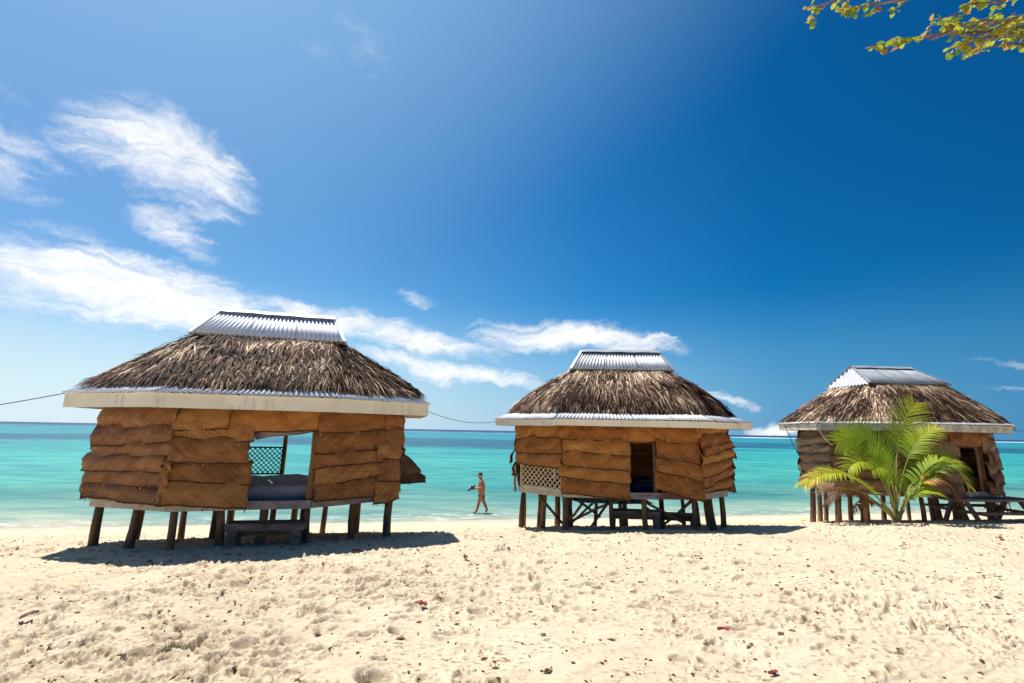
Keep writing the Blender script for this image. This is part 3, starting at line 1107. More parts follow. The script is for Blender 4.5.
def make_hut(spec):
    L, dx, dy, B, off = spec['L'], spec['dx'], spec['dy'], spec['B'], spec['off']
    hf, he, hr, Lr = spec['hf'], spec['he'], spec['hr'], spec['Lr']
    cx, cy, yaw = spec['cx'], spec['cy'], spec['yaw']
    z0 = spec['z0']
    seed = spec['seed']
    rnd = random.Random(seed)
    random.seed(seed)
    T = thing('beach_hut', spec['label'], 'hut', (cx, cy, z0), yaw, 'thatched huts on stilts')
    fl = octagon(L, dx, dy, B)
    ev = octagon(L, dx, dy, B, off)
    cs, sn = math.cos(yaw), math.sin(yaw)

    def gz(p):
        """ground height under a local plan point, relative to the hut base"""
        return ground(cx + cs * p.x - sn * p.y, cy + sn * p.x + cs * p.y) - z0
    # --- stilts
    pos = []
    ins = octagon(L - 0.05, dx, dy, B - 0.08, -0.02)
    pos += ins
    for i in (0, 4):
        for f in spec['mid']:
            pos.append(ins[i].lerp(ins[(i + 1) % 8], f))
    for i in (1, 3, 5, 7):
        pos.append(ins[i].lerp(ins[(i + 1) % 8], 0.52))
    pos += [Vector((x, y, 0)) for x, y in ((-L * 0.8, 0.1), (L * 0.7, -0.1), (0.1, 0.35), (L + dx * 0.5, 0.2))]
    for k, p in enumerate(pos):
        rr = rnd.uniform(0.045, 0.075)
        lean = Vector((p.x, p.y, 0)).normalized() * spec.get('splay', 0.05) + Vector((rnd.uniform(-.04, .04), rnd.uniform(-.04, .04), 0))
        b = p + lean
        zb = gz(b) - 0.22
        zt = hf - 0.003
        mid = p.lerp(b, 0.5) + Vector((rnd.uniform(-.015, .015), rnd.uniform(-.015, .015), 0))
        mb = MB()
        mb.tube([(b.x, b.y, zb), (b.x, b.y, zb + 0.25), (mid.x, mid.y, (zb + zt) / 2 + 0.1), (p.x, p.y, zt)],
                [rr * 1.12, rr * 1.1, rr, rr * 0.94], 9, wob=0.06)
        mb.build('stilt', MATS['pale_post' if rnd.random() < spec.get('pale', 0.25) else 'post_wood'], T, smooth=True)
    for a, b in spec.get('braces', []):
        mb = MB()
        pa, pb = Vector(a), Vector(b)
        pa.z = hf * a[2]
        pb.z = gz(Vector((b[0], b[1], 0))) + 0.06 + (hf - 0.1) * b[2]
        m = pa.lerp(pb, 0.5) + Vector((0.02, 0.01, rnd.uniform(-0.04, 0.04)))
        mb.tube([pa, m, pb], [0.032, 0.03, 0.027], 7, wob=0.08)
        mb.build('brace', MATS['pale_post' if rnd.random() < 0.4 else 'post_wood'], T, smooth=True)
    # --- floor: planks between rim boards
    npl = 9
    for k in range(npl):
        ya = -B + 0.06 + (2 * B - 0.12) * k / npl
        yb = -B + 0.06 + (2 * B - 0.12) * (k + 1) / npl - 0.008

        def half(y):
            y = abs(y)
            return L + dx - 0.05 if y <= B - dy else L - 0.03 + dx * (B - y) / dy
        xa, xb = half(ya), half(yb)
        mb = MB()
        mb.add([(-xa, ya, hf), (xa, ya, hf), (xb, yb, hf), (-xb, yb, hf), (-xa, ya, hf + .03), (xa, ya, hf + .03), (xb, yb, hf + .03), (-xb, yb, hf + .03)],
               [(3, 2, 1, 0), (4, 5, 6, 7), (0, 1, 5, 4), (1, 2, 6, 5), (2, 3, 7, 6), (3, 0, 4, 7)])
        mb.build('floor_plank', MATS['grey_board'], T)
    rim = octagon(L, dx, dy, B, 0.02)
    for i in range(8):
        a, b = rim[i], rim[(i + 1) % 8]
        segs = spec['rim'].get(i, [(0, 1, 'grey_board')])
        for u0, u1, mt in segs:
            p, q = a.lerp(b, u0), a.lerp(b, u1)
            dd = (q - p).normalized()
            p, q = p + dd * 0.004, q - dd * 0.004
            mb = MB()
            dz = rnd.uniform(-0.006, 0.006)
            mb.beam((p.x, p.y, hf + 0.045 + dz), (q.x, q.y, hf + 0.045 + rnd.uniform(-.006, .006)), 0.035, 0.13, jit=0.003)
            mb.build('rim_board', MATS[mt], T)
    # --- wall poles and ring beam
    wp = octagon(L - 0.02, dx, dy, B - 0.05, -0.03)
    poles = [(p, 0.035) for p in wp] + [(wp[i].lerp(wp[(i + 1) % 8], f), 0.045) for i, f in spec['doorpoles']]
    for p, r_ in poles:
        mb = MB()
        j = Vector((rnd.uniform(-.02, .02), rnd.uniform(-.02, .02), 0))
        mb.tube([(p.x, p.y, hf + 0.03), (p.x + j.x, p.y + j.y, (hf + he) / 2), (p.x, p.y, he + 0.10)], [r_ * 1.1, r_, r_ * 0.9], 8, wob=0.05)
        mb.build('wall_pole', MATS['pale_post'], T, smooth=True)
    for i in range(8):
        a, b = wp[i], wp[(i + 1) % 8]
        mb = MB()
        mb.tube([(a.x, a.y, he + 0.06), (b.x, b.y, he + 0.06)], 0.04, 8)
        mb.build('ring_beam', MATS['post_wood'], T, smooth=True)
    # --- plaited wall mats
    k = 0
    for (i, u0, u1, z0f, z1f, rows, mname, sl_, sr_, out) in spec['mats']:
        a, b = fl[i], fl[(i + 1) % 8]
        P, Q = a.lerp(b, u0), a.lerp(b, u1)
        top = hf + (he - hf) * (1 - z0f) + 0.03
        bot = hf + (he - hf) * (1 - z1f)
        cuts = [0.0]
        for rj in range(rows):
            cuts.append(cuts[-1] + rnd.uniform(0.72, 1.28))
        cuts = [top + (bot - top) * c_ / cuts[-1] for c_ in cuts]
        dd = (Q - P).normalized()
        skew = rnd.uniform(-0.07, 0.07)
        for rj in reversed(range(rows)):
            k += 1
            ja, jb = rnd.uniform(-0.08, 0.02), rnd.uniform(-0.02, 0.08)
            fr = (z0f + (z1f - z0f) * (rj + 0.5) / rows)
            o0 = 0.02 + out * fr + spec.get('hump', 0.05) * math.sin(math.pi * min(1, fr * 1.05))
            ww = (rj + 1) / rows
            loose = rnd.uniform(0.085, 0.13) if rnd.random() < 0.22 else rnd.uniform(0.04, 0.07)
            last = rj == rows - 1
            make_mat(T, P + dd * ja, Q + dd * jb, cuts[rj] + rnd.uniform(0.045, 0.065), cuts[rj + 1] - (0 if last else rnd.uniform(-0.01, 0.03)), MATS[mname],
                     o0 * 0.6 + 0.008, o0 + loose, rnd.uniform(0.035, 0.075),
                     sl_ * ww + (skew if not last else 0) + rnd.uniform(-0.03, 0.03), sr_ * ww - (skew if not last else 0) + rnd.uniform(-0.03, 0.03), seed=seed * 100 + k)
    # --- eaves: fascia boards, corrugated skirt
    ft = spec['fascia']
    th = octagon(L, dx, dy, B, off - 0.36 - spec['thin'])
    zt = he + ft + 0.10 + spec['rise']
    for i in range(8):
        a, b = ev[i], ev[(i + 1) % 8]
        dd = (b - a).normalized()
        nrm = Vector((dd.y, -dd.x, 0))
        mb = MB()
        sa, sb_ = rnd.uniform(-.008, .008), rnd.uniform(-.008, .008)
        p, q = a + dd * 0.006 - nrm * 0.03, b - dd * 0.006 - nrm * 0.03
        mb.beam((p.x, p.y, he + ft / 2 + sa), (q.x, q.y, he + ft / 2 + sb_), 0.03, ft, jit=0.002)
        mb.build('fascia_board', MATS[spec['fascia_mat']], T)
        n = max(1, int(round((b - a).length / 0.85)))
        for s in range(n):
            u0, u1 = s / n, (s + 1) / n + (0.02 if s < n - 1 else 0)
            A_, B_ = th[i].lerp(th[(i + 1) % 8], u0), th[i].lerp(th[(i + 1) % 8], u1)
            C_, D_ = a.lerp(b, u0) + nrm * 0.025, a.lerp(b, u1) + nrm * 0.025
            zz = he + ft + 0.018 + 0.003 * s
            corrugated((A_.x, A_.y, zt), (B_.x, B_.y, zt), (C_.x, C_.y, zz), (D_.x, D_.y, zz), MATS[spec['skirt_mat']],
                       'eave_sheet', T, rows=1)
    # --- thatch
    Hc = spec['hc']
    rx = spec.get('rx', 0.0)
    cw = spec['capy']
    xl, xr_ = rx - Lr - spec['capl'], rx + Lr + spec['capr']
    capo = [Vector((x, y, 0)) for x, y in ((xl + .22, -cw), (xr_ - .22, -cw), (xr_, -cw + .22), (xr_, cw - .22), (xr_ - .22, cw), (xl + .22, cw), (xl, cw - .22), (xl, -cw + .22))]
    inner = [Vector((rx + (p.x - rx) * 0.95, p.y * 0.93, 0)) for p in capo]
    outer = octagon(L, dx, dy, B, off - spec['thin'])
    make_thatch(T, inner, outer, Hc + 0.05, he + ft + 0.035 + spec['rise'], spec['blades'], MATS[spec['thatch_mat']], seed, bell=spec.get('bell', 0.24), collar=spec.get('collar', 0.12))
    # rafters inside
    for i in range(8):
        p, q = fl[i], inner[i]
        mb = MB()
        mb.tube([(p.x, p.y, he + 0.07), (q.x * 0.9, q.y * 0.9, Hc - 0.12)], 0.03, 6)
        mb.build('rafter', MATS['post_wood'], T)
    # --- metal cap along the ridge
    cm = MATS[spec['cap_mat']]
    dz = 0.10
    for sgn in (-1, 1):
        n = 3
        for s in range(n):
            u0, u1 = s / n, (s + 1) / n
            ra, rb = Vector((rx - Lr, 0, hr)), Vector((rx + Lr, 0, hr))
            ba, bb = Vector((xl, sgn * cw, Hc + dz)), Vector((xr_, sgn * cw, Hc + dz))
            corrugated(ra.lerp(rb, u0), ra.lerp(rb, u1), ba.lerp(bb, u0), ba.lerp(bb, u1), cm, 'ridge_sheet', T, amp=spec['cap_amp'], pitch=0.085)
    for sgn in (-1, 1):
        xe = xl if sgn < 0 else xr_
        apex = Vector((rx + sgn * (Lr - 0.005), 0, hr - 0.012))
        # end sheet: ridges run straight down the slope between the two hips
        n = int(2 * cw / 0.12) * 6
        vs, fs = [], []
        for side in (0, 1):
            for i in range(n + 1):
                u = i / n
                bt = Vector((xe + sgn * 0.03, -cw * 0.985 + 1.97 * cw * u, Hc + dz - 0.03))
                tp = bt.copy()
                k_ = 1 - abs(2 * u - 1)
                tp.x += (apex.x - tp.x) * k_
                tp.z += (apex.z - tp.z) * k_
                h = 0.026 * math.cos(2 * math.pi * i / 6)
                for q_ in (tp, bt):
                    vs.append(q_ + Vector((sgn * 0.6 * h, 0, 0.8 * h - side * 0.004)))
        for side in (0, 1):
            for i in range(n):
                a = side * 2 * (n + 1) + 2 * i
                f = (a, a + 1, a + 3, a + 2)
                fs.append(f if (side == 0) == (sgn > 0) else tuple(reversed(f)))
        mb = MB()
        mb.add(vs, fs)
        mb.build('ridge_end_sheet', MATS[spec['end_mat']], T, smooth=True)
        for s2 in (-1, 1):
            mb = MB()
            a, b = Vector((rx + sgn * Lr, 0, hr + 0.02)), Vector((xe, s2 * cw, Hc + dz + 0.012))
            mb.beam(a, b, 0.07, 0.012)
            mb.build('hip_flashing', MATS[spec['flash_mat']], T)
    mb = MB()
    n = 10
    vs = []
    for q in range(n + 1):
        x = rx - Lr - 0.04 + (2 * Lr + 0.08) * q / n
        zz = hr + 0.03 + 0.006 * math.sin(q * 1.9 + seed)
        vs += [(x, -0.12, zz - 0.075), (x, -0.05, zz - 0.012), (x, 0, zz), (x, 0.05, zz - 0.012), (x, 0.12, zz - 0.075)]
    fs = []
    for q in range(n):
        for j in range(4):
            fs.append((q * 5 + j, q * 5 + j + 1, (q + 1) * 5 + j + 1, (q + 1) * 5 + j))
    mb.add(vs, fs)
    mb.build('ridge_flashing', MATS[spec['flash_mat']], T)
    return T


GOLD, BROWN, GREY = 'mat_gold', 'mat_brown', 'mat_grey'
# mats: (edge, u0, u1, top fraction, bottom fraction, rows, material, left drop, right drop, outward lean at the foot)
hut_near = make_hut(dict(
    label='large thatched hut with an open window, blue mattress and dark green lattice',
    L=1.006, dx=1.312, dy=0.704, B=1.499, off=0.55, hf=0.538, he=2.051, hr=4.04, Lr=1.03, z0=1.789, cx=-4.58, cy=8.976, yaw=0.262, seed=3, hump=0.025,
    mid=(0.33, 0.66), thin=0.32, bell=-0.06, rx=-0.13, splay=-0.01, pale=0.3, fascia=0.215, fascia_mat='fascia_cream', skirt_mat='zinc_white', cap_mat='zinc_white',
    end_mat='zinc_white', flash_mat='zinc_white', cap_amp=0.016, rise=0.20, hc=3.36, capl=0.28, capr=0.30, capy=0.56, thatch_mat='thatch', blades=24000,
    rim={7: [(0, 1, 'cream_board')], 0: [(0, 0.55, 'cream_board'), (0.55, 1, 'grey_board')], 1: [(0, 1, 'grey_board')]},
    doorpoles=[(0, 0.985), (4, 0.52), (4, 0.95)],
    mats=[(7, -0.04, 1.02, 0.0, 0.90, 6, BROWN, 0.0, 0.06, 0.06), (0, -0.02, 0.53, 0.14, 0.94, 4, BROWN, -0.02, 0.05, 0.06),
          (0, 0.0, 0.34, 0.0, 0.19, 1, BROWN, 0.02, 0.0, 0.05), (0, 0.34, 1.0, 0.0, 0.20, 1, GOLD, 0.04, 0.0, 0.04),
          (1, -0.01, 0.74, 0.0, 0.92, 5, BROWN, 0.04, 0.0, 0.02), (1, 0.72, 1.02, 0.0, 1.0, 5, BROWN, 0.0, -0.03, 0.05),
          (2, 0.0, 1.0, 0.0, 0.5, 3, BROWN, 0.0, 0.0, 0.06), (6, 0.0, 1.0, 0.0, 0.93, 5, BROWN, 0.0, 0.0, 0.04),
          (5, 0.1, 1.0, 0.0, 1.0, 5, BROWN, 0.0, 0.0, 0.06), (3, 0.0, 0.35, 0.0, 0.6, 3, BROWN, 0.0, 0.0, 0.05)]))
# propped-out flap at the right end
pf = octagon(1.006, 1.312, 0.704, 1.499)
for k_, (za, zb, ln, dr) in enumerate(((1.42, 1.00, 0.46, 0.34), (1.16, 0.84, 0.58, 0.24))):
    make_mat(hut_near, pf[2] + Vector((-0.14, 0.02 + 0.1 * k_, 0)), pf[2] + Vector((ln, 0.18 + 0.1 * k_, 0)), za, zb, MATS['mat_dark'], 0.0, 0.06, 0.03,
             0.0, 0.03, seed=77 + k_, tr=dr)
# rolled-up blind under the lintel of the window
rb_ = MB()
fa, fb_ = pf[0].lerp(pf[1], 0.52), pf[0].lerp(pf[1], 0.975)
rb_.tube([(fa.x, fa.y + 0.10, 1.66), (fa.x + 0.2, fa.y + 0.10, 1.72), (fb_.x - 0.25, fb_.y + 0.10, 1.75), (fb_.x, fb_.y + 0.10, 1.79)],
         [0.075, 0.085, 0.07, 0.05], 10, wob=0.08)
rb_.build('rolled_blind', MATS['grey_board'], hut_near, smooth=True)
wq = octagon(0.986, 1.312, 0.704, 1.449, -0.03)
make_lattice(hut_near, wq[4].lerp(wq[5], 0.53), wq[4].lerp(wq[5], 0.94), 0.80, 1.36, MATS['slat_green'], 0.098, 0.017, 'dark green lattice railing')

hut_mid = make_hut(dict(
    label='middle thatched hut of golden mats with dark doorway and cream lattice',
    L=1.42, dx=0.90, dy=0.72, B=1.30, off=0.62, hf=0.655, he=2.125, hr=4.04, Lr=0.95, z0=1.60, cx=2.60, cy=11.40, yaw=-0.03, seed=5, hump=0.08,
    mid=(0.36, 0.62), thin=0.46, bell=-0.22, collar=0.3, rx=0.14, splay=0.03, pale=0.35, fascia=0.13, fascia_mat='fascia_cream', skirt_mat='zinc_worn', cap_mat='zinc_worn',
    end_mat='zinc_worn', flash_mat='zinc_grey', cap_amp=0.016, rise=0.19, hc=3.40, capl=0.34, capr=0.22, capy=0.52, thatch_mat='thatch_pale', blades=18000,
    rim={7: [(0, 1, 'cream_board')], 0: [(0, 0.36, 'cream_board'), (0.36, 0.72, 'grey_board'), (0.72, 1, 'red_board')], 1: [(0, 1, 'cream_board')]},
    doorpoles=[(0, 0.475), (0, 0.705)],
    braces=[((-1.9, -0.9, 0.9), (-1.35, -1.15, 0.0)), ((-0.95, -1.2, 0.85), (-1.4, -1.2, 0.05)), ((-0.1, -1.15, 0.95), (-1.3, -1.15, 0.15)),
            ((-0.3, -0.9, 0.9), (-0.75, -0.8, 0.0)), ((-1.2, -0.6, 0.9), (-0.4, 0.2, 0.3)), ((0.2, -1.0, 0.95), (1.2, -0.9, 0.2)),
            ((0.3, 0.2, 0.9), (1.0, -0.3, 0.1)), ((1.35, -1.1, 0.9), (0.9, -0.6, 0.1)), ((0.0, 0.9, 0.9), (-1.0, 0.8, 0.1))],
    mats=[(7, -0.05, 1.02, 0.0, 0.56, 3, GOLD, 0.0, 0.05, 0.04), (0, -0.01, 0.475, 0.0, 0.97, 5, GOLD, -0.03, 0.07, 0.06),
          (0, 0.46, 0.76, 0.0, 0.19, 1, GOLD, 0.0, 0.0, 0.03), (0, 0.70, 1.02, 0.0, 0.95, 4, GOLD, -0.16, 0.09, 0.06),
          (1, -0.02, 1.0, 0.0, 0.90, 7, GOLD, 0.03, -0.10, 0.09), (2, 0.0, 1.0, 0.0, 0.94, 6, BROWN, 0.0, 0.0, 0.16),
          (3, 0.0, 1.0, 0.0, 1.0, 4, BROWN, 0.0, 0.0, 0.05), (4, 0.0, 0.5, 0.0, 1.0, 4, BROWN, 0.0, 0.0, 0.05),
          (4, 0.5, 1.0, 0.0, 1.0, 4, BROWN, 0.0, 0.0, 0.05), (5, 0.0, 1.0, 0.0, 1.0, 4, BROWN, 0.0, 0.0, 0.05),
          (6, 0.0, 1.0, 0.0, 1.0, 5, BROWN, 0.0, 0.0, 0.08)]))
mf = octagon(1.42, 0.90, 0.72, 1.30, 0.02)
make_lattice(hut_mid, mf[7].lerp(mf[0], 0.03), mf[7].lerp(mf[0], 0.97), 0.78, 1.28, MATS['slat_cream'], 0.125, 0.022, 'cream lattice panel below the mats')

hut_far = make_hut(dict(
    label='weathered grey-brown thatched hut behind the young palm',
    L=1.35, dx=0.90, dy=0.68, B=1.25, off=0.58, hf=0.62, he=2.21, hr=4.08, Lr=0.90, z0=1.56, cx=10.94, cy=13.30, yaw=0.06, seed=9,
    mid=(0.3, 0.7), thin=0.22, bell=-0.08, collar=0.2, rx=-0.05, splay=0.05, pale=0.4, fascia=0.17, fascia_mat='fascia_weathered', skirt_mat='zinc_worn', cap_mat='zinc_grey',
    end_mat='zinc_worn', flash_mat='zinc_grey', cap_amp=0.004, rise=0.10, hc=3.42, capl=0.20, capr=0.42, capy=0.80, thatch_mat='thatch_pale', blades=18000,
    rim={0: [(0, 1, 'grey_board')]},
    doorpoles=[(0, 0.66), (0, 0.95)],
    mats=[(6, -0.02, 1.05, 0.0, 0.97, 7, GREY, 0.0, 0.05, 0.05), (7, -0.04, 1.04, 0.0, 0.95, 5, GREY, 0.03, 0.0, 0.06),
          (0, -0.04, 0.66, 0.0, 0.96, 5, GREY, 0.0, 0.04, 0.06), (0, 0.62, 0.98, 0.0, 0.22, 1, BROWN, 0.0, 0.0, 0.03),
          (0, 0.95, 1.05, 0.0, 0.97, 6, GREY, 0.0, 0.0, 0.08), (1, -0.04, 1.0, 0.0, 0.97, 6, GREY, 0.0, 0.0, 0.04),
          (2, -0.04, 1.04, 0.0, 1.0, 5, GREY, 0.0, 0.0, 0.08), (3, -0.04, 1.04, 0.0, 1.0, 4, GREY, 0.0, 0.0, 0.05),
          (4, -0.04, 1.04, 0.0, 1.0, 4, GREY, 0.0, 0.0, 0.05), (5, -0.04, 1.04, 0.0, 1.0, 4, GREY, 0.0, 0.0, 0.05)]))


def hut_point(h, x, y, z):
    c, s = math.cos(h.rotation_euler[2]), math.sin(h.rotation_euler[2])
    return Vector((h.location[0] + c * x - s * y, h.location[1] + s * x + c * y, h.location[2] + z))


# ------------------------------------------------------------------ things in and under the huts
def soft_slab(name, mat, sx, sy, sz, loc, rz, label, cat, rumple=0.02, seed=1):
    r = np.random.default_rng(seed)
    nx, ny = 18, 14
    mb = MB()
    verts, faces = [], []
    for side in (1, 0):
        for j in range(ny + 1):
            for i in range(nx + 1):
                u, v = i / nx * 2 - 1, j / ny * 2 - 1
                e = max(abs(u), abs(v))
                drop = 0.05 * max(0, (e - 0.82) / 0.18) ** 2
                z = sz - drop + rumple * math.sin(u * 7 + seed) * math.sin(v * 5 + 1) + 0.4 * rumple * r.normal() * (e < 0.95) if side else 0.0
                verts.append((u * sx / 2 * (1 - 0.02 * (not side)), v * sy / 2 * (1 - 0.02 * (not side)), z))
    lay = (nx + 1) * (ny + 1)
    for j in range(ny):
        for i in range(nx):
            a = j * (nx + 1) + i
            faces.append((a, a + 1, a + nx + 2, a + nx + 1))
            faces.append((lay + a, lay + a + nx + 1, lay + a + nx + 2, lay + a + 1))
    rimv = [i for i in range(nx + 1)] + [j * (nx + 1) + nx for j in range(1, ny + 1)] + [ny * (nx + 1) + i for i in range(nx - 1, -1, -1)] + [j * (nx + 1) for j in range(ny - 1, 0, -1)]
    for q in range(len(rimv)):
        a, b = rimv[q], rimv[(q + 1) % len(rimv)]
        faces.append((b, a, lay + a, lay + b))
    mb.add(verts, faces)
    o = mb.build(name, MATS[mat], None, smooth=True)
    o.location = loc
    o.rotation_euler = (0, 0, rz)
    return tag(o, label, cat)


soft_slab('mattress', 'blanket_blue', 2.3, 1.9, 0.27, hut_point(hut_near, 0.15, -0.15, 0.572), 0.262,
          'blue-grey mattress lying on the floor of the open hut', 'mattress', seed=4)
soft_slab('mattress', 'blanket_dark', 2.0, 1.5, 0.22, hut_point(hut_mid, 0.1, 0.0, 0.689), -0.03,
          'dark blue mattress just inside the doorway of the middle hut', 'mattress', seed=6)


def make_bench(name, label, c, rz, length, depth, height, thick, leg, mat='bench_wood', low=None, cat='bench', group=None):
    z = ground(c[0], c[1])
    t = thing(name, label, cat, (c[0], c[1], z), rz, group)
    mb = MB()
    mb.beam((-length / 2, 0, height - thick / 2), (length / 2, 0, height - thick / 2), depth, thick, jit=0.008)
    mb.build('seat', MATS[mat], t)
    for sx in (-1, 1):
        for sy in (-1, 1):
            x, y = sx * (length / 2 - leg * 0.9), sy * (depth / 2 - 0.05)
            cs, sn = math.cos(rz), math.sin(rz)
            g = ground(c[0] + cs * x - sn * y, c[1] + sn * x + cs * y) - z
            lb = MB()
            lb.beam((x + sx * 0.03, y, g - 0.12), (x, y, height - thick - 0.002), leg, 0.06, up=(0, 1, 0), jit=0.006)
            lb.build('leg', MATS[mat], t)
    sb = MB()
    sb.beam((-length / 2 + leg * 1.4, 0, height - thick - 0.06), (length / 2 - leg * 1.4, 0, height - thick - 0.06), 0.04, 0.09, jit=0.004)
    sb.build('rail', MATS[mat], t)
    return t


p = ground_at(262, 547)
make_bench('bench', 'low plank bench in front of the open hut with the mattress', (p.x, p.y + 0.1), 0.16, 1.16, 0.30, 0.36, 0.10, 0.13)
p = ground_at(636, 530)
make_bench('bench', 'short dark bench under the doorway of the middle hut', (p.x, p.y + 0.1), -0.10, 1.05, 0.28, 0.40, 0.08, 0.09)
p = ground_at(680, 528)
make_bench('bench', 'low dark bench under the middle hut, below the reddish floor board', (p.x, p.y + 0.25), -0.22, 0.85, 0.26, 0.32, 0.07, 0.07)


def picnic_table():
    p = ground_at(990, 520)
    z = ground(p.x, p.y)
    t = thing('picnic_table', 'dark wooden table with plank benches beside the weathered hut', 'table', (p.x, p.y, z), 0.10)
    for k, y in enumerate((-0.20, 0.03, 0.26)):
        mb = MB()
        mb.beam((-1.15, y, 0.50), (1.12, y, 0.50), 0.215, 0.05, jit=0.006)
        mb.build('plank', MATS['bench_wood'], t)
    for y in (-0.62, 0.66):
        mb = MB()
        mb.beam((-1.0, y, 0.26), (1.2, y, 0.24), 0.22, 0.045, jit=0.006)
        mb.build('bench_plank', MATS['bench_wood'], t)
    for x in (-0.75, 0.78):
        for s in (-1, 1):
            mb = MB()
            cs, sn = math.cos(0.10), math.sin(0.10)
            yy = 0.03 + s * 0.45
            g = ground(p.x + cs * x - sn * yy, p.y + sn * x + cs * yy) - z
            mb.beam((x, yy, g - 0.08), (x, 0.03 + s * 0.16, 0.473), 0.09, 0.06, up=(1, 0, 0), jit=0.004)
            mb.build('leg', MATS['bench_wood'], t)
        mb = MB()
        mb.beam((x + 0.05, -0.72, 0.205), (x + 0.05, 0.76, 0.205), 0.05, 0.07)
        mb.build('crossbar', MATS['bench_wood'], t)


picnic_table()


def beach_chair():
    p = ground_at(1003, 512)
    z = ground(p.x, p.y)
    t = thing('chair', 'dark chair with pale cushion at the right edge behind the table', 'chair', (p.x, p.y, z), 0.5)
    mb = MB()
    mb.beam((-0.26, 0, 0.44), (0.26, 0, 0.44), 0.50, 0.05)
    mb.build('seat', MATS['dark_metal'], t)
    mb = MB()
    mb.add([(-0.25, 0.22, 0.47), (0.25, 0.22, 0.47), (0.25, 0.36, 0.86), (-0.25, 0.36, 0.86), (-0.25, 0.26, 0.46), (0.25, 0.26, 0.46), (0.25, 0.40, 0.86), (-0.25, 0.40, 0.86)],
           [(0, 1, 2, 3), (7, 6, 5, 4), (0, 4, 5, 1), (1, 5, 6, 2), (2, 6, 7, 3), (3, 7, 4, 0)])
    mb.build('backrest', MATS['dark_metal'], t)
    mb = MB()
    mb.beam((-0.22, -0.01, 0.505), (0.22, -0.01, 0.505), 0.40, 0.075, jit=0.01)
    c = mb.build('cushion', MATS['cushion_pale'], t)
    for sx in (-1, 1):
        for sy in (-1, 1):
            lb = MB()
            x, y = sx * 0.22, sy * 0.2
            cs, sn = math.cos(0.5), math.sin(0.5)
            g = ground(p.x + cs * x - sn * y, p.y + sn * x + cs * y) - z
            lb.tube([(x * 1.15, y * 1.15, g - 0.06), (x, y, 0.414)], 0.022, 7)
            lb.build('leg', MATS['dark_metal'], t)


beach_chair()


def tarp():
    mb = MB()
    nx, ny = 20, 8
    vs, fs = [], []
    for j in range(ny + 1):
        for i in range(nx + 1):
            u, v = i / nx, j / ny
            x, y = -1.15 + 1.75 * u, -1.20 + 1.3 * v
            z = 0.545 - 0.080 * math.sin(math.pi * v) * (0.6 + 0.4 * math.sin(u * 9)) - 0.035 * math.sin(math.pi * u)
            vs.append((x, y, z))
    n = len(vs)
    vs += [(x, y, z - 0.004) for x, y, z in vs]
    for j in range(ny):
        for i in range(nx):
            a = j * (nx + 1) + i
            fs += [(a, a + 1, a + nx + 2, a + nx + 1), (n + a, n + a + nx + 1, n + a + nx + 2, n + a + 1)]
    mb.add(vs, fs)
    o = mb.build('tarpaulin', MATS['tarp_blue'], None, smooth=True)
    o.location = hut_mid.location
    o.rotation_euler = hut_mid.rotation_euler
    tag(o, 'blue tarpaulin slung beneath the floor of the middle hut', 'tarpaulin')


tarp()


def cable(name, pts, r, mat, label, cat):
    mb = MB()
    mb.tube(pts, r, 6)
    return tag(mb.build(name, MATS[mat], None, smooth=True), label, cat)


def sag(a, b, d, n=14):
    a, b = Vector(a), Vector(b)
    return [a.lerp(b, i / n) - Vector((0, 0, d * 4 * (i / n) * (1 - i / n))) for i in range(n + 1)]


e1 = octagon(1.006, 1.312, 0.704, 1.499, 0.54)
e2 = octagon(1.42, 0.90, 0.72, 1.30, 0.61)
e3 = octagon(1.35, 0.90, 0.68, 1.25, 0.57)
aL = hut_point(hut_near, e1[7].x, e1[7].y, 2.27)
aR = hut_point(hut_near, e1[2].x, e1[2].y, 2.14)
bL = hut_point(hut_mid, e2[7].x, e2[7].y, 2.2)
bR = hut_point(hut_mid, e2[2].x, e2[2].y, 2.2)
cL = hut_point(hut_far, e3[6].x, e3[6].y, 2.3)
cR = hut_point(hut_far, e3[2].x, e3[2].y, 2.3)
cable('cable', sag(at_y(-160, 425, 7.6), aL, 0.05), 0.007, 'cable', 'thin cable running to the left eave of the open hut', 'cable')
cable('cable', sag(aR, bL, 0.10), 0.006, 'cable', 'thin sagging cable strung between the open hut and the middle hut', 'cable')
cable('cable', sag(cR, cR + Vector((6, 1.0, 0.1)), 0.08), 0.006, 'cable', 'thin cable leaving the right eave of the weathered hut', 'cable')
q0 = hut_point(hut_far, e3[7].x + 0.05, e3[7].y - 0.005, 2.24)
q1 = hut_point(hut_far, -2.20, -0.62, 1.85)
cable('rope', [q0, q0.lerp(q1, 0.3) - Vector((0, 0.03, 0.13)), q0.lerp(q1, 0.7) - Vector((0, 0.03, 0.14)), q1], 0.014, 'rope',
      'white rope hanging in a loop under the left eave of the weathered hut', 'rope')
q0 = hut_point(hut_far, e3[6].x - 0.02, e3[6].y - 0.3, 2.33)
cable('cable', [q0, q0 + Vector((0.08, -0.03, -0.25)), q0 + Vector((0.22, 0.0, -0.62)), q0 + Vector((0.42, 0.05, -0.85))], 0.010, 'cable',
      'dark cord dangling from the left eave corner of the weathered hut', 'cord')


# ------------------------------------------------------------------ the young palm
def bez(p, n):
    p = [Vector(x) for x in p]
    out = []
    for i in range(n + 1):
        t = i / n
        q = p
        while len(q) > 1:
            q = [q[k].lerp(q[k + 1], t) for k in range(len(q) - 1)]
        out.append(q[0])
    return out


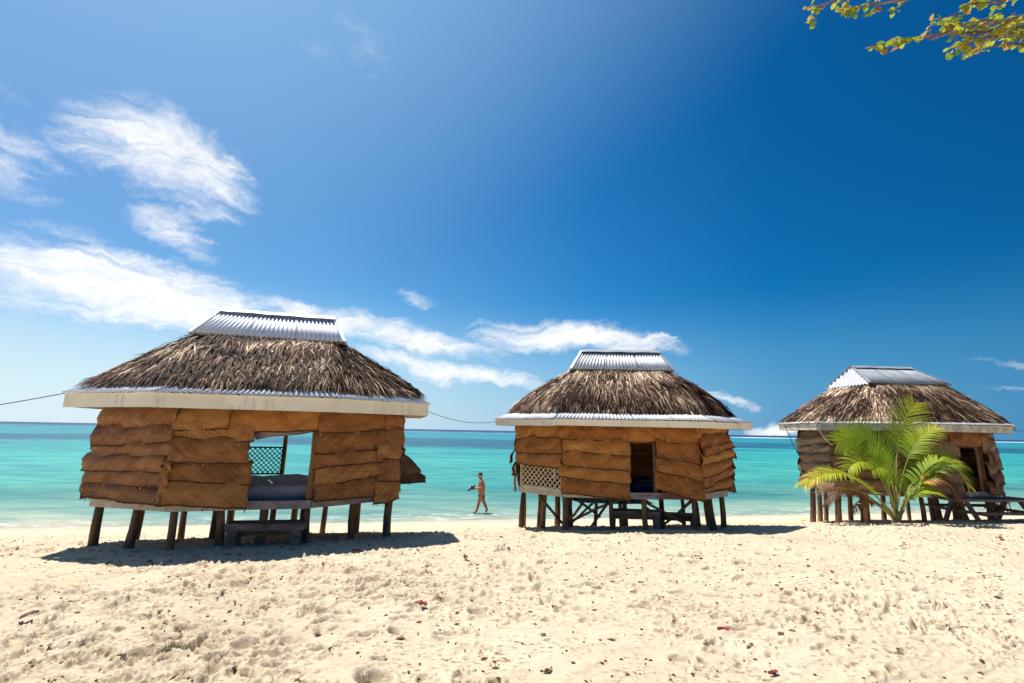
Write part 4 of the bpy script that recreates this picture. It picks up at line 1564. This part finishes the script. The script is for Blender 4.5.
def make_frond(parent, ctrl, n, leaf_len, side_up, tone0, tone1, r0=0.022, droop=0.5, start=0.22, seed=1, both=(1, 1), fold=0.55):
    """coconut frond: arching midrib with two rows of drooping leaflets"""
    r = random.Random(seed)
    path = bez(ctrl, 40)
    mb = MB()
    tone = []
    verts, faces = [], []
    up0 = Vector(side_up).normalized()
    for k in range(n):
        f = start + (1 - start) * (k + r.uniform(-0.3, 0.3)) / (n - 1)
        f = min(0.999, max(0, f))
        idx = f * 40
        i = int(min(39, idx))
        p = path[i].lerp(path[i + 1], idx - i)
        d = (path[i + 1] - path[i]).normalized()
        side = d.cross(up0)
        if side.length < 0.05:
            side = d.orthogonal()
        side.normalize()
        up = side.cross(d).normalized()
        sh = (f - start) / (1 - start)
        ll = leaf_len * (0.55 + 0.75 * math.sin(math.pi * min(1, 0.16 + 0.78 * sh))) * r.uniform(0.74, 1.06) * 0.9
        for sg in (1, -1):
            bo = both[0] if sg > 0 else both[1]
            if bo <= 0 or r.random() > 0.97:
                continue
            fwd = 0.55 + 0.75 * sh
            g = (side * sg + d * fwd + up * (fold * r.uniform(0.7, 1.2) - 0.15)).normalized()
            w = r.uniform(0.012, 0.020) * (1.0 - 0.35 * sh)
            dr = droop * r.uniform(0.7, 1.35)
            pts = []
            q = p.copy()
            seg = 5
            for s in range(seg + 1):
                pts.append(q.copy())
                q = q + g * (ll / seg)
                g = (g + Vector((0, 0, -dr * 0.20 * (0.5 + s * 0.35)))).normalized()
            tn = tone0 + 0.17 + (tone1 - tone0) * (sh + r.uniform(-0.12, 0.12)) + r.uniform(-0.06, 0.06)
            base = len(verts)
            for s, q in enumerate(pts):
                dd = (pts[min(s + 1, seg)] - pts[max(s - 1, 0)]).normalized()
                ws = dd.cross(up + d * 0.2)
                if ws.length < 0.01:
                    ws = d
                ws = ws.normalized() * (w * (1 if s == 0 else (1 - (s / seg) ** 2.2) + 0.06))
                rid = up * (w * 0.35 * (1 - s / seg))
                verts += [q - ws, q + rid, q + ws]
                t_ = tn + (0.18 * max(0, s / seg - 0.75) if tn < 0.7 else 0.1 * (s / seg))
                tone += [min(1, max(0, t_))] * 3
            for s in range(seg):
                a = base + s * 3
                faces += [(a, a + 1, a + 4, a + 3), (a + 1, a + 2, a + 5, a + 4)]
    mb.add(verts, faces)
    mb.col = tone
    o = mb.build('frond', MATS['palm_leaf'], parent)
    rb = MB()
    rb.tube(path, [r0 * (1 - 0.85 * i / 40) for i in range(41)], 6)
    rb.build('rachis', MATS['rachis'], o, smooth=True)
    return o


def make_palm():
    base = at_y(897, 523, 11.15)
    z = ground(base.x, base.y)
    T = thing('coconut_palm', 'young green coconut palm growing from the sand before the weathered hut', 'palm', (base.x, base.y, z))
    Y = base.y

    def P(px, py, dy=0.0):
        return at_y(px, py, Y + dy) - Vector((base.x, base.y, z))
    tb = MB()
    tb.tube([(0, 0, -0.15), (0.0, 0, 0.05), (0.01, 0, 0.22), (0.0, 0.0, 0.38)], [0.085, 0.10, 0.075, 0.045], 10, wob=0.08)
    tb.build('trunk', MATS['palm_trunk'], T, smooth=True)
    up = (0, 0, 1)
    toc = (0.15, -1, 0.25)
    # upright spear frond
    make_frond(T, [P(898, 515), P(893, 470), P(897, 425), P(914, 404)], 34, 0.50, (-0.4, -1, 0.2), 0.25, 0.5, 0.02, 0.35, 0.52, 1, fold=0.3)
    # big frond leaning left, seen broadside
    make_frond(T, [P(897, 516), P(892, 462, -0.05), P(880, 425, -0.12), P(838, 442, -0.2)], 58, 0.62, toc, 0.05, 0.35, 0.024, 0.45, 0.34, 2, fold=0.15)
    # second left frond, behind
    make_frond(T, [P(896, 516), P(884, 460, 0.2), P(868, 428, 0.3), P(843, 444, 0.35)], 46, 0.55, (0.3, -1, 0.5), 0.05, 0.3, 0.022, 0.5, 0.36, 3, fold=0.2)
    # low left frond, tip dried
    make_frond(T, [P(894, 518), P(868, 482, -0.2), P(838, 458, -0.35), P(804, 486, -0.5)], 56, 0.46, (0.1, -0.3, 1), 0.25, 0.55, 0.022, 1.0, 0.24, 4, fold=0.45)
    # old left frond hanging dry
    make_frond(T, [P(893, 519), P(872, 493, -0.1), P(850, 482, -0.2), P(818, 492, -0.25)], 44, 0.30, (0, -0.3, 1), 0.78, 1.0, 0.018, 1.3, 0.30, 5, fold=0.1)
    # right arching frond
    make_frond(T, [P(899, 517), P(918, 470, -0.2), P(946, 442, -0.35), P(968, 486, -0.45)], 60, 0.50, (-0.1, -0.3, 1), 0.12, 0.50, 0.024, 0.9, 0.26, 6, fold=0.45)
    # yellowing right frond with brown ends
    make_frond(T, [P(899, 518), P(915, 478, -0.3), P(940, 462, -0.5), P(958, 498, -0.65)], 46, 0.36, (-0.1, -0.5, 1), 0.62, 0.98, 0.018, 1.1, 0.42, 7, fold=0.3)
    # two dead fronds hanging at the left, and fibre round the base
    make_frond(T, [P(894, 519), P(866, 494, 0.05), P(840, 476, 0.05), P(826, 505, 0.0)], 34, 0.26, (0, -0.3, 1), 0.86, 1.0, 0.016, 1.5, 0.35, 15, fold=0.0)
    make_frond(T, [P(895, 520), P(880, 500, -0.3), P(866, 492, -0.4), P(852, 512, -0.45)], 26, 0.22, (0, -0.3, 1), 0.85, 1.0, 0.014, 1.5, 0.35, 16, fold=0.0)
    fib = random.Random(31)
    for q in range(9):
        a = fib.uniform(0, 6.28)
        d = Vector((math.cos(a), math.sin(a), 0))
        sb = MB()
        sb.tube([d * 0.05 + Vector((0, 0, 0.05)), d * 0.10 + Vector((0, 0, 0.22)), d * fib.uniform(0.16, 0.24) + Vector((0, 0, fib.uniform(0.34, 0.5)))],
                [0.03, 0.024, 0.006], 6, wob=0.15)
        sb.build('leaf_stub', MATS['palm_trunk'], T, smooth=True)
    # small inner ones
    make_frond(T, [P(899, 516), P(905, 490, 0.1), P(915, 470, 0.2), P(930, 468, 0.3)], 34, 0.40, (-0.2, -0.8, 0.6), 0.1, 0.35, 0.016, 0.6, 0.3, 8)
    make_frond(T, [P(897, 516), P(890, 488, -0.15), P(880, 462, -0.25), P(870, 452, -0.3)], 34, 0.42, (0.3, -1, 0.4), 0.05, 0.3, 0.016, 0.6, 0.35, 9)
    make_frond(T, [P(897, 517), P(908, 497, -0.25), P(924, 484, -0.4), P(942, 496, -0.5)], 30, 0.32, (0, -0.4, 1), 0.15, 0.5, 0.016, 0.9, 0.35, 10)
    make_frond(T, [P(897, 517), P(900, 480, -0.2), P(906, 440, -0.25), P(936, 428, -0.3)], 36, 0.36, (-0.2, -0.6, 0.8), 0.2, 0.5, 0.018, 0.7, 0.55, 11, fold=0.3)
    make_frond(T, [P(897, 517), P(886, 480, -0.35), P(866, 446, -0.45), P(848, 470, -0.55)], 46, 0.46, (0.2, -0.6, 0.8), 0.1, 0.45, 0.018, 0.8, 0.32, 12)
    make_frond(T, [P(898, 517), P(912, 476, 0.1), P(932, 446, 0.1), P(956, 462, 0.05)], 46, 0.44, (-0.2, -0.6, 0.8), 0.15, 0.45, 0.018, 0.8, 0.32, 13)
    make_frond(T, [P(897, 517), P(900, 486, -0.4), P(893, 458, -0.55), P(872, 470, -0.7)], 40, 0.40, (0.1, -0.8, 0.6), 0.1, 0.4, 0.016, 0.8, 0.35, 14)
    return T


make_palm()


# ------------------------------------------------------------------ the overhanging tree at the right
def make_tree():
    bx, by = 9.6, 4.6
    gz_ = ground(bx, by)
    T = thing('shore_tree', 'leafy tree reaching into the upper right corner with yellow-green leaves', 'tree', (bx, by, gz_))
    off = Vector((bx, by, gz_))
    r = random.Random(4)
    trunk = [Vector((0, 0, -0.3)), Vector((-0.1, 0.05, 1.2)), Vector((-0.05, 0.1, 2.6)), Vector((-0.4, 0.15, 3.9))]
    mb = MB()
    mb.tube(bez(trunk, 10), [0.26 - 0.011 * i for i in range(11)], 12, wob=0.05)
    mb.build('trunk', MATS['bark'], T, smooth=True)
    # leaf mesh shared by every leaf
    lm = MB()
    prof = [(0.0, 0.004), (0.25, 0.26), (0.55, 0.36), (0.8, 0.30), (1.0, 0.02)]
    vs, fs = [], []
    for s, w in prof:
        zz = -0.12 * s * s
        vs += [(-w, s, zz + w * 0.25), (0, s, zz), (w, s, zz + w * 0.25)]
    for i in range(4):
        a = i * 3
        fs += [(a, a + 1, a + 4, a + 3), (a + 1, a + 2, a + 5, a + 4)]
    lm.add(vs, fs)
    leaf_me = bpy.data.meshes.new('leaf')
    leaf_me.from_pydata(lm.v, [], lm.f)
    leaf_me.materials.append(MATS['tree_leaf'])
    fol_v, fol_f = [], []
    COUNT = [0]

    def leaf(parent, p, size, single):
        d = Vector((r.uniform(-1, 1), r.uniform(-1, 1), r.uniform(-0.7, 0.5))).normalized()
        q = d.to_track_quat('Y', 'Z')
        rot = q.to_matrix().to_4x4() @ Matrix.Rotation(r.uniform(-0.8, 0.8), 4, 'Y')
        if single and COUNT[0] < 295:
            COUNT[0] += 1
            o = link('leaf', leaf_me, parent)
            o.matrix_local = Matrix.Translation(p) @ rot @ Matrix.Diagonal((size * r.uniform(0.7, 1.15), size, size, 1))
        else:
            b = len(fol_v)
            for v in vs:
                fol_v.append(tuple(p + (rot @ Vector(v)) * size))
            for f in fs:
                fol_f.append(tuple(b + k for k in f))
    Y = 5.0
    limbs_px = [
        # (list of pixel points with depth), twig count
        [(1100, 10, 4.9), (1040, 26, 5.0), (985, 32, 5.0), (940, 34, 5.05), (905, 40, 5.1), (872, 47, 5.1)],
        [(1110, -10, 4.7), (1045, 10, 4.8), (1000, 22, 4.85), (965, 28, 4.9), (930, 40, 4.9)],
        [(1090, -50, 4.9), (1020, -28, 5.0), (960, -14, 5.1), (915, -2, 5.2), (880, 4, 5.2), (850, 8, 5.25)],
        [(1020, -40, 5.2), (940, -25, 5.3), (870, -12, 5.4), (835, 0, 5.4), (812, 10, 5.4)],
        [(1120, 10, 5.4), (1060, 35, 5.5), (1020, 44, 5.5), (990, 46, 5.5), (965, 50, 5.5)],
        [(1110, 5, 5.2), (1050, 18, 5.2), (1012, 24, 5.2), (985, 20, 5.2), (958, 24, 5.2)],
        [(1105, 30, 5.0), (1045, 40, 5.0), (1012, 34, 5.0), (984, 40, 5.0), (962, 38, 5.0)],
        [(1090, -30, 5.4), (1035, -8, 5.4), (1000, 2, 5.4), (968, 4, 5.4), (955, 16, 5.4)],
    ]
    top = trunk[-1]
    for li, lp in enumerate(limbs_px):
        pts = [at_y(*q) - off for q in lp]
        path = [top - Vector((0, 0, 0.15)), top.lerp(pts[0], 0.5) + Vector((0.1, 0, 0.12 + 0.05 * li))] + pts
        mb = MB()
        n = len(path)
        mb.tube(path, [0.075, 0.05] + [0.024 * (1 - 0.7 * i / (n - 2)) for i in range(n - 2)], 7)
        br = mb.build('branch', MATS['bark'], T, smooth=True)
        # twigs and leaves along the visible part
        for k in range(1, len(pts)):
            nt = 3
            for q in range(nt):
                p = pts[k - 1].lerp(pts[k], (q + r.random()) / nt)
                dirv = (pts[k] - pts[k - 1]).normalized()
                tw = (dirv * r.uniform(0.4, 1.0) + Vector((r.uniform(-.6, .6), r.uniform(-.5, .5), r.uniform(-.5, .45)))).normalized()
                ln = r.uniform(0.10, 0.30)
                e = p + tw * ln
                tb = MB()
                tb.tube([p, p.lerp(e, 0.5) + Vector((0, 0, 0.015)), e], [0.007, 0.005, 0.003], 5)
                tb.build('twig', MATS['bark'], br, smooth=True)
                for s in range(r.randint(5, 8)):
                    lpz = p.lerp(e, r.uniform(0.35, 1.05)) + Vector((r.uniform(-.03, .03), r.uniform(-.03, .03), r.uniform(-.03, .02)))
                    leaf(br, lpz, r.uniform(0.055, 0.115), True)
    # the rest of the crown, to the right of the picture
    for li in range(9):
        a = rad(-150 + li * 38)
        e = top + Vector((1.2 + math.cos(a) * 1.9, math.sin(a) * 1.4 - 0.4, 1.2 + r.uniform(-0.2, 1.0)))
        mb = MB()
        mb.tube([top - Vector((0, 0, 0.1)), top.lerp(e, 0.5) + Vector((0, 0, 0.25)), e], [0.08, 0.05, 0.015], 7)
        mb.build('branch', MATS['bark'], T, smooth=True)
        for q in range(110):
            p = top.lerp(e, r.uniform(0.45, 1.05)) + Vector((r.gauss(0, .32), r.gauss(0, .32), r.gauss(0.1, .22)))
            leaf(None, p, r.uniform(0.08, 0.14), False)
    fm = MB()
    fm.v, fm.f = fol_v, fol_f
    fo = fm.build('crown', MATS['tree_leaf'], T)
    fo['kind'] = 'stuff'


make_tree()


# ------------------------------------------------------------------ person at the water's edge
def make_person():
    p = at_z(481, 512.5, 0.02)
    z = max(ground(p.x, p.y), 0.0)
    T = thing('person', "person in dark and orange shorts walking along the water's edge holding a dark object", 'person', (p.x, p.y, z - 0.01))
    # local frame: faces -X, Z up; joints
    J = {'pelvis': (0.0, 0, 0.90), 'belly': (-0.005, 0, 1.04), 'chest': (-0.01, 0, 1.24), 'neck0': (-0.03, 0, 1.42), 'neck1': (-0.06, 0, 1.50),
         'shL': (-0.02, -0.16, 1.37), 'elL': (0.03, -0.22, 1.12), 'wrL': (-0.20, -0.13, 1.06), 'haL': (-0.28, -0.10, 1.065),
         'shR': (-0.02, 0.16, 1.37), 'elR': (0.03, 0.22, 1.12), 'wrR': (-0.20, 0.13, 1.06), 'haR': (-0.28, 0.10, 1.065),
         'hipL': (0.0, -0.09, 0.86), 'knL': (-0.09, -0.09, 0.49), 'anL': (-0.20, -0.09, 0.09), 'toL': (-0.34, -0.10, 0.035),
         'hipR': (0.0, 0.09, 0.86), 'knR': (0.10, 0.09, 0.48), 'anR': (0.27, 0.09, 0.12), 'toR': (0.17, 0.10, 0.035)}
    R = {'pelvis': .135, 'belly': .122, 'chest': .145, 'neck0': .065, 'neck1': .055, 'shL': .062, 'elL': .043, 'wrL': .029, 'haL': .032,
         'shR': .062, 'elR': .043, 'wrR': .029, 'haR': .032, 'hipL': .092, 'knL': .058, 'anL': .040, 'toL': .032, 'hipR': .092, 'knR': .058,
         'anR': .040, 'toR': .032}
    E = [('pelvis', 'belly'), ('belly', 'chest'), ('chest', 'neck0'), ('neck0', 'neck1'), ('chest', 'shL'), ('shL', 'elL'), ('elL', 'wrL'), ('wrL', 'haL'),
         ('chest', 'shR'), ('shR', 'elR'), ('elR', 'wrR'), ('wrR', 'haR'), ('pelvis', 'hipL'), ('hipL', 'knL'), ('knL', 'anL'), ('anL', 'toL'),
         ('pelvis', 'hipR'), ('hipR', 'knR'), ('knR', 'anR'), ('anR', 'toR')]
    # head and fingers continue the same skeleton
    J['head0'] = (-0.085, 0, 1.57)
    J['head1'] = (-0.105, 0, 1.66)
    R['head0'], R['head1'] = .088, .096
    E += [('neck1', 'head0'), ('head0', 'head1')]
    for s, sg in (('L', -1), ('R', 1)):
        h = Vector(J['ha' + s])
        for k in range(4):
            a = 'f%s%d' % (s, k)
            zz = 0.030 - 0.020 * k
            ln = (0.040, 0.046, 0.042, 0.032)[k]
            J[a + 'a'] = tuple(h + Vector((-0.035, 0.0, zz)))
            J[a + 'b'] = tuple(h + Vector((-0.035 - ln, -sg * 0.012, zz)))
            J[a + 'c'] = tuple(h + Vector((-0.030 - ln, -sg * 0.045, zz)))
            R[a + 'a'], R[a + 'b'], R[a + 'c'] = .0095, .009, .008
            E += [('ha' + s, a + 'a'), (a + 'a', a + 'b'), (a + 'b', a + 'c')]
        a = 't' + s
        J[a + 'a'] = tuple(h + Vector((0.0, -sg * 0.02, 0.038)))
        J[a + 'b'] = tuple(h + Vector((-0.035, -sg * 0.035, 0.052)))
        R[a + 'a'], R[a + 'b'] = .011, .009
        E += [('ha' + s, a + 'a'), (a + 'a', a + 'b')]
    names = list(J)
    me = bpy.data.meshes.new('body')
    me.from_pydata([J[n] for n in names], [(names.index(a), names.index(b)) for a, b in E], [])
    me.materials.append(MATS['skin'])
    o = link('body', me, T)
    sk = o.modifiers.new('skin', 'SKIN')
    sk.use_smooth_shade = True
    for i, n in enumerate(names):
        d = me.skin_vertices[0].data[i]
        rr = R[n]
        rr *= 1.0 if n[0] in 'ft' and n[1] in 'LR' else 1.36
        d.radius = (rr, rr * (1.28 if n in ('chest', 'belly', 'pelvis') else 1.0))
        d.use_root = (n == 'pelvis')
    smoothed(o, 2)
    # shorts
    sn = ['w', 'p', 'hl', 'tl', 'hr', 'tr']
    SJ = {'w': (0, 0, 0.985), 'p': (0.0, 0, 0.90), 'hl': (0.0, -0.092, 0.84), 'tl': (-0.055, -0.092, 0.60), 'hr': (0.0, 0.092, 0.84), 'tr': (0.065, 0.092, 0.60)}
    SR = {'w': .142, 'p': .152, 'hl': .108, 'tl': .098, 'hr': .108, 'tr': .098}
    me = bpy.data.meshes.new('shorts')
    me.from_pydata([SJ[n] for n in sn], [(0, 1), (1, 2), (2, 3), (1, 4), (4, 5)], [])
    me.materials.append(MATS['shorts'])
    o2 = link('shorts', me, T)
    sk = o2.modifiers.new('skin', 'SKIN')
    sk.use_smooth_shade = True
    for i, n in enumerate(sn):
        d = me.skin_vertices[0].data[i]
        d.radius = (SR[n] * 1.2, SR[n] * 1.2 * (1.2 if n in 'wp' else 1.0))
        d.use_root = (n == 'p')
    smoothed(o2, 2)
    # hair cap, nose, ears, eyes
    hb = MB()
    vs, fs = [], []
    c = Vector((-0.088, 0, 1.635))
    nu, nv = 14, 7
    for j in range(nv + 1):
        th = (j / nv) * 1.75
        for i in range(nu):
            ph = 2 * math.pi * i / nu
            back = 1 + 0.10 * math.cos(ph)
            vs.append(c + Vector((0.108 * math.sin(th * back) * math.cos(ph) + 0.006, 0.092 * math.sin(th * back) * math.sin(ph), 0.122 * math.cos(th * back))))
    for j in range(nv):
        for i in range(nu):
            i2 = (i + 1) % nu
            fs.append((j * nu + i, (j + 1) * nu + i, (j + 1) * nu + i2, j * nu + i2))
    keep = [f for f in fs if not all(vs[k].x < -0.15 and vs[k].z < 1.66 for k in f)]
    hb.add(vs, keep)
    hb.build('hair', MATS['hair'], T, smooth=True)
    fb = MB()
    fb.tube([(-0.180, 0, 1.635), (-0.203, 0, 1.60), (-0.180, 0, 1.59)], [0.009, 0.016, 0.012], 7)
    fb.build('nose', MATS['skin'], T, smooth=True)
    for s in (-1, 1):
        eb = MB()
        eb.tube([(-0.085, s * 0.082, 1.64), (-0.078, s * 0.096, 1.615), (-0.088, s * 0.084, 1.585)], [0.012, 0.014, 0.009], 7)
        eb.build('ear', MATS['skin'], T, smooth=True)
        eb = MB()
        eb.tube([(-0.178, s * 0.034, 1.628), (-0.187, s * 0.034, 1.628)], [0.012, 0.006], 8)
        eb.build('eye', MATS['eye_white'], T, smooth=True)
    mb = MB()
    mb.beam((-0.183, -0.024, 1.562), (-0.183, 0.024, 1.562), 0.010, 0.010)
    mb.build('mouth', MATS['petal_red'], T)
    # the dark bundle held in both hands
    cb = MB()
    vs, fs = [], []
    nu, nv = 14, 9
    rr = random.Random(8)
    for j in range(nv + 1):
        th = math.pi * j / nv
        for i in range(nu):
            ph = 2 * math.pi * i / nu
            k_ = 1 + rr.uniform(-0.07, 0.07)
            vs.append((0.085 * k_ * math.sin(th) * math.cos(ph), 0.095 * k_ * math.sin(th) * math.sin(ph), 0.085 + 0.085 * k_ * math.cos(th)))
    for j in range(nv):
        for i in range(nu):
            i2 = (i + 1) % nu
            fs.append((j * nu + i, (j + 1) * nu + i, (j + 1) * nu + i2, j * nu + i2))
    cb.add(vs, fs)
    cb.tube([(-0.05, 0, 0.05), (-0.12, 0.01, 0.01), (-0.17, 0.0, -0.05)], [0.04, 0.035, 0.02], 8)
    o3 = cb.build('bundle', MATS['black_plastic'], None, smooth=True)
    o3.location = (p.x - 0.39, p.y, z + 0.98)
    o3.scale = (1.3, 1.2, 1.25)
    tag(o3, "small black bundle held in the walking person's hands", 'bundle')


make_person()


# ------------------------------------------------------------------ fallen petals, leaves and litter on the sand
def fallen(px, py, size, mat, label, cat, elong=1.6, seed=0, name='fallen_flower'):
    r = random.Random(seed)
    p = ground_at(px, py)
    mb = MB()
    for k in range(4 if name == 'fallen_flower' else 2):
        a = r.uniform(0, 6.28)
        ln = size * r.uniform(0.5, 0.8)
        w = ln / elong * 0.5
        lift = r.uniform(0.05, 0.25)
        d = Vector((math.cos(a), math.sin(a), 0))
        s = Vector((-d.y, d.x, 0))
        vs, fs = [], []
        for i, (t, ww) in enumerate(((0, 0.15), (0.35, 0.9), (0.7, 1.0), (1.0, 0.25))):
            zc = ln * lift * math.sin(t * 2.2)
            for j in (-1, 0, 1):
                q = d * (ln * t) + s * (w * ww * j) + Vector((0, 0, 0.012 + zc + abs(j) * w * 0.5 + r.uniform(0, 0.008)))
                vs.append(q)
        for i in range(3):
            for j in range(2):
                b = i * 3 + j
                fs.append((b, b + 1, b + 4, b + 3))
        n = len(vs)
        vs += [v - Vector((0, 0, 0.004)) for v in vs]
        fs += [tuple(n + q for q in reversed(f)) for f in fs]
        mb.add(vs, fs)
    o = mb.build(name, MATS[mat], None)
    o.location = (p.x, p.y, sand_top(p.x, p.y) + 0.001)
    return tag(o, label, cat, 'fallen flowers and leaves on the sand')


FALL = [(18, 625, 0.17, 'leaf_maroon', 'dark maroon curled leaf on the sand at the far left foreground', 'leaf', 2.4),
        (420, 609, 0.10, 'petal_red', 'crumpled dark red flower on the sand in the centre foreground', 'flower', 1.3),
        (357, 553, 0.11, 'petal_red', 'red flower at the shadow edge beside the open hut', 'flower', 1.5),
        (466, 559, 0.09, 'petal_red', 'small red flower on sand right of the open hut', 'flower', 1.8),
        (477, 572, 0.05, 'leaf_maroon', 'tiny dark red leaf just below the small red flower', 'leaf', 1.8),
        (728, 632, 0.13, 'petal_red', 'bright red petal on the foreground sand below the middle hut', 'flower', 2.2),
        (775, 678, 0.07, 'petal_red', 'red petal at the bottom edge of the picture', 'flower', 1.8),
        (643, 571, 0.06, 'leaf_maroon', 'thin dark red leaf on the sand in front of the middle hut', 'leaf', 2.4),
        (698, 559, 0.06, 'petal_red', 'little red petal on sand below the right end of the middle hut', 'flower', 2.0),
        (1000, 540, 0.09, 'petal_red', 'small red flower on the sand near the right edge', 'flower', 1.6),
        (620, 546, 0.09, 'litter', 'brown dead leaf on the sand before the middle hut doorway', 'leaf', 2.2),
        (740, 547, 0.09, 'litter', 'brown dead leaf on the sand right of the middle hut', 'leaf', 2.2),
        (802, 522, 0.20, 'leaf_yellow', 'yellow dry leaf on the sand between the middle and weathered huts', 'leaf', 1.6)]
for k, (px, py, sz, mt, lb, ct, el) in enumerate(FALL):
    fallen(px, py, sz, mt, lb, ct, el, seed=k + 3, name='fallen_flower' if ct == 'flower' else 'fallen_leaf')


def litter():
    r = random.Random(21)
    mb = MB()
    for k in range(2600):
        y = 2.4 + 12 * r.random() ** 1.5
        x = r.uniform(-1, 1) * (y + 1.5) * 1.15
        if y - 0.19 * x > 13:
            continue
        z = sand_top(x, y) - 0.008
        a = r.gauss(0.2, 0.7)
        ln = r.uniform(0.006, 0.022) if r.random() < 0.8 else r.uniform(0.02, 0.045)
        w = ln * r.uniform(0.2, 0.6)
        d = Vector((math.cos(a), math.sin(a), r.uniform(-0.1, 0.15)))
        s = Vector((-math.sin(a), math.cos(a), 0))
        c = Vector((x, y, z + 0.012))
        mb.add([c - d * ln, c - s * w + Vector((0, 0, .004)), c + d * ln, c + s * w + Vector((0, 0, .006)), c - Vector((0, 0, .01))],
               [(0, 1, 2, 3), (0, 4, 1), (1, 4, 2), (2, 4, 3), (3, 4, 0)])
    o = mb.build('leaf_litter', MATS['litter'])
    tag(o, 'scattered brown bits of dry leaf and twig on the sand', 'litter', kind='stuff')


litter()
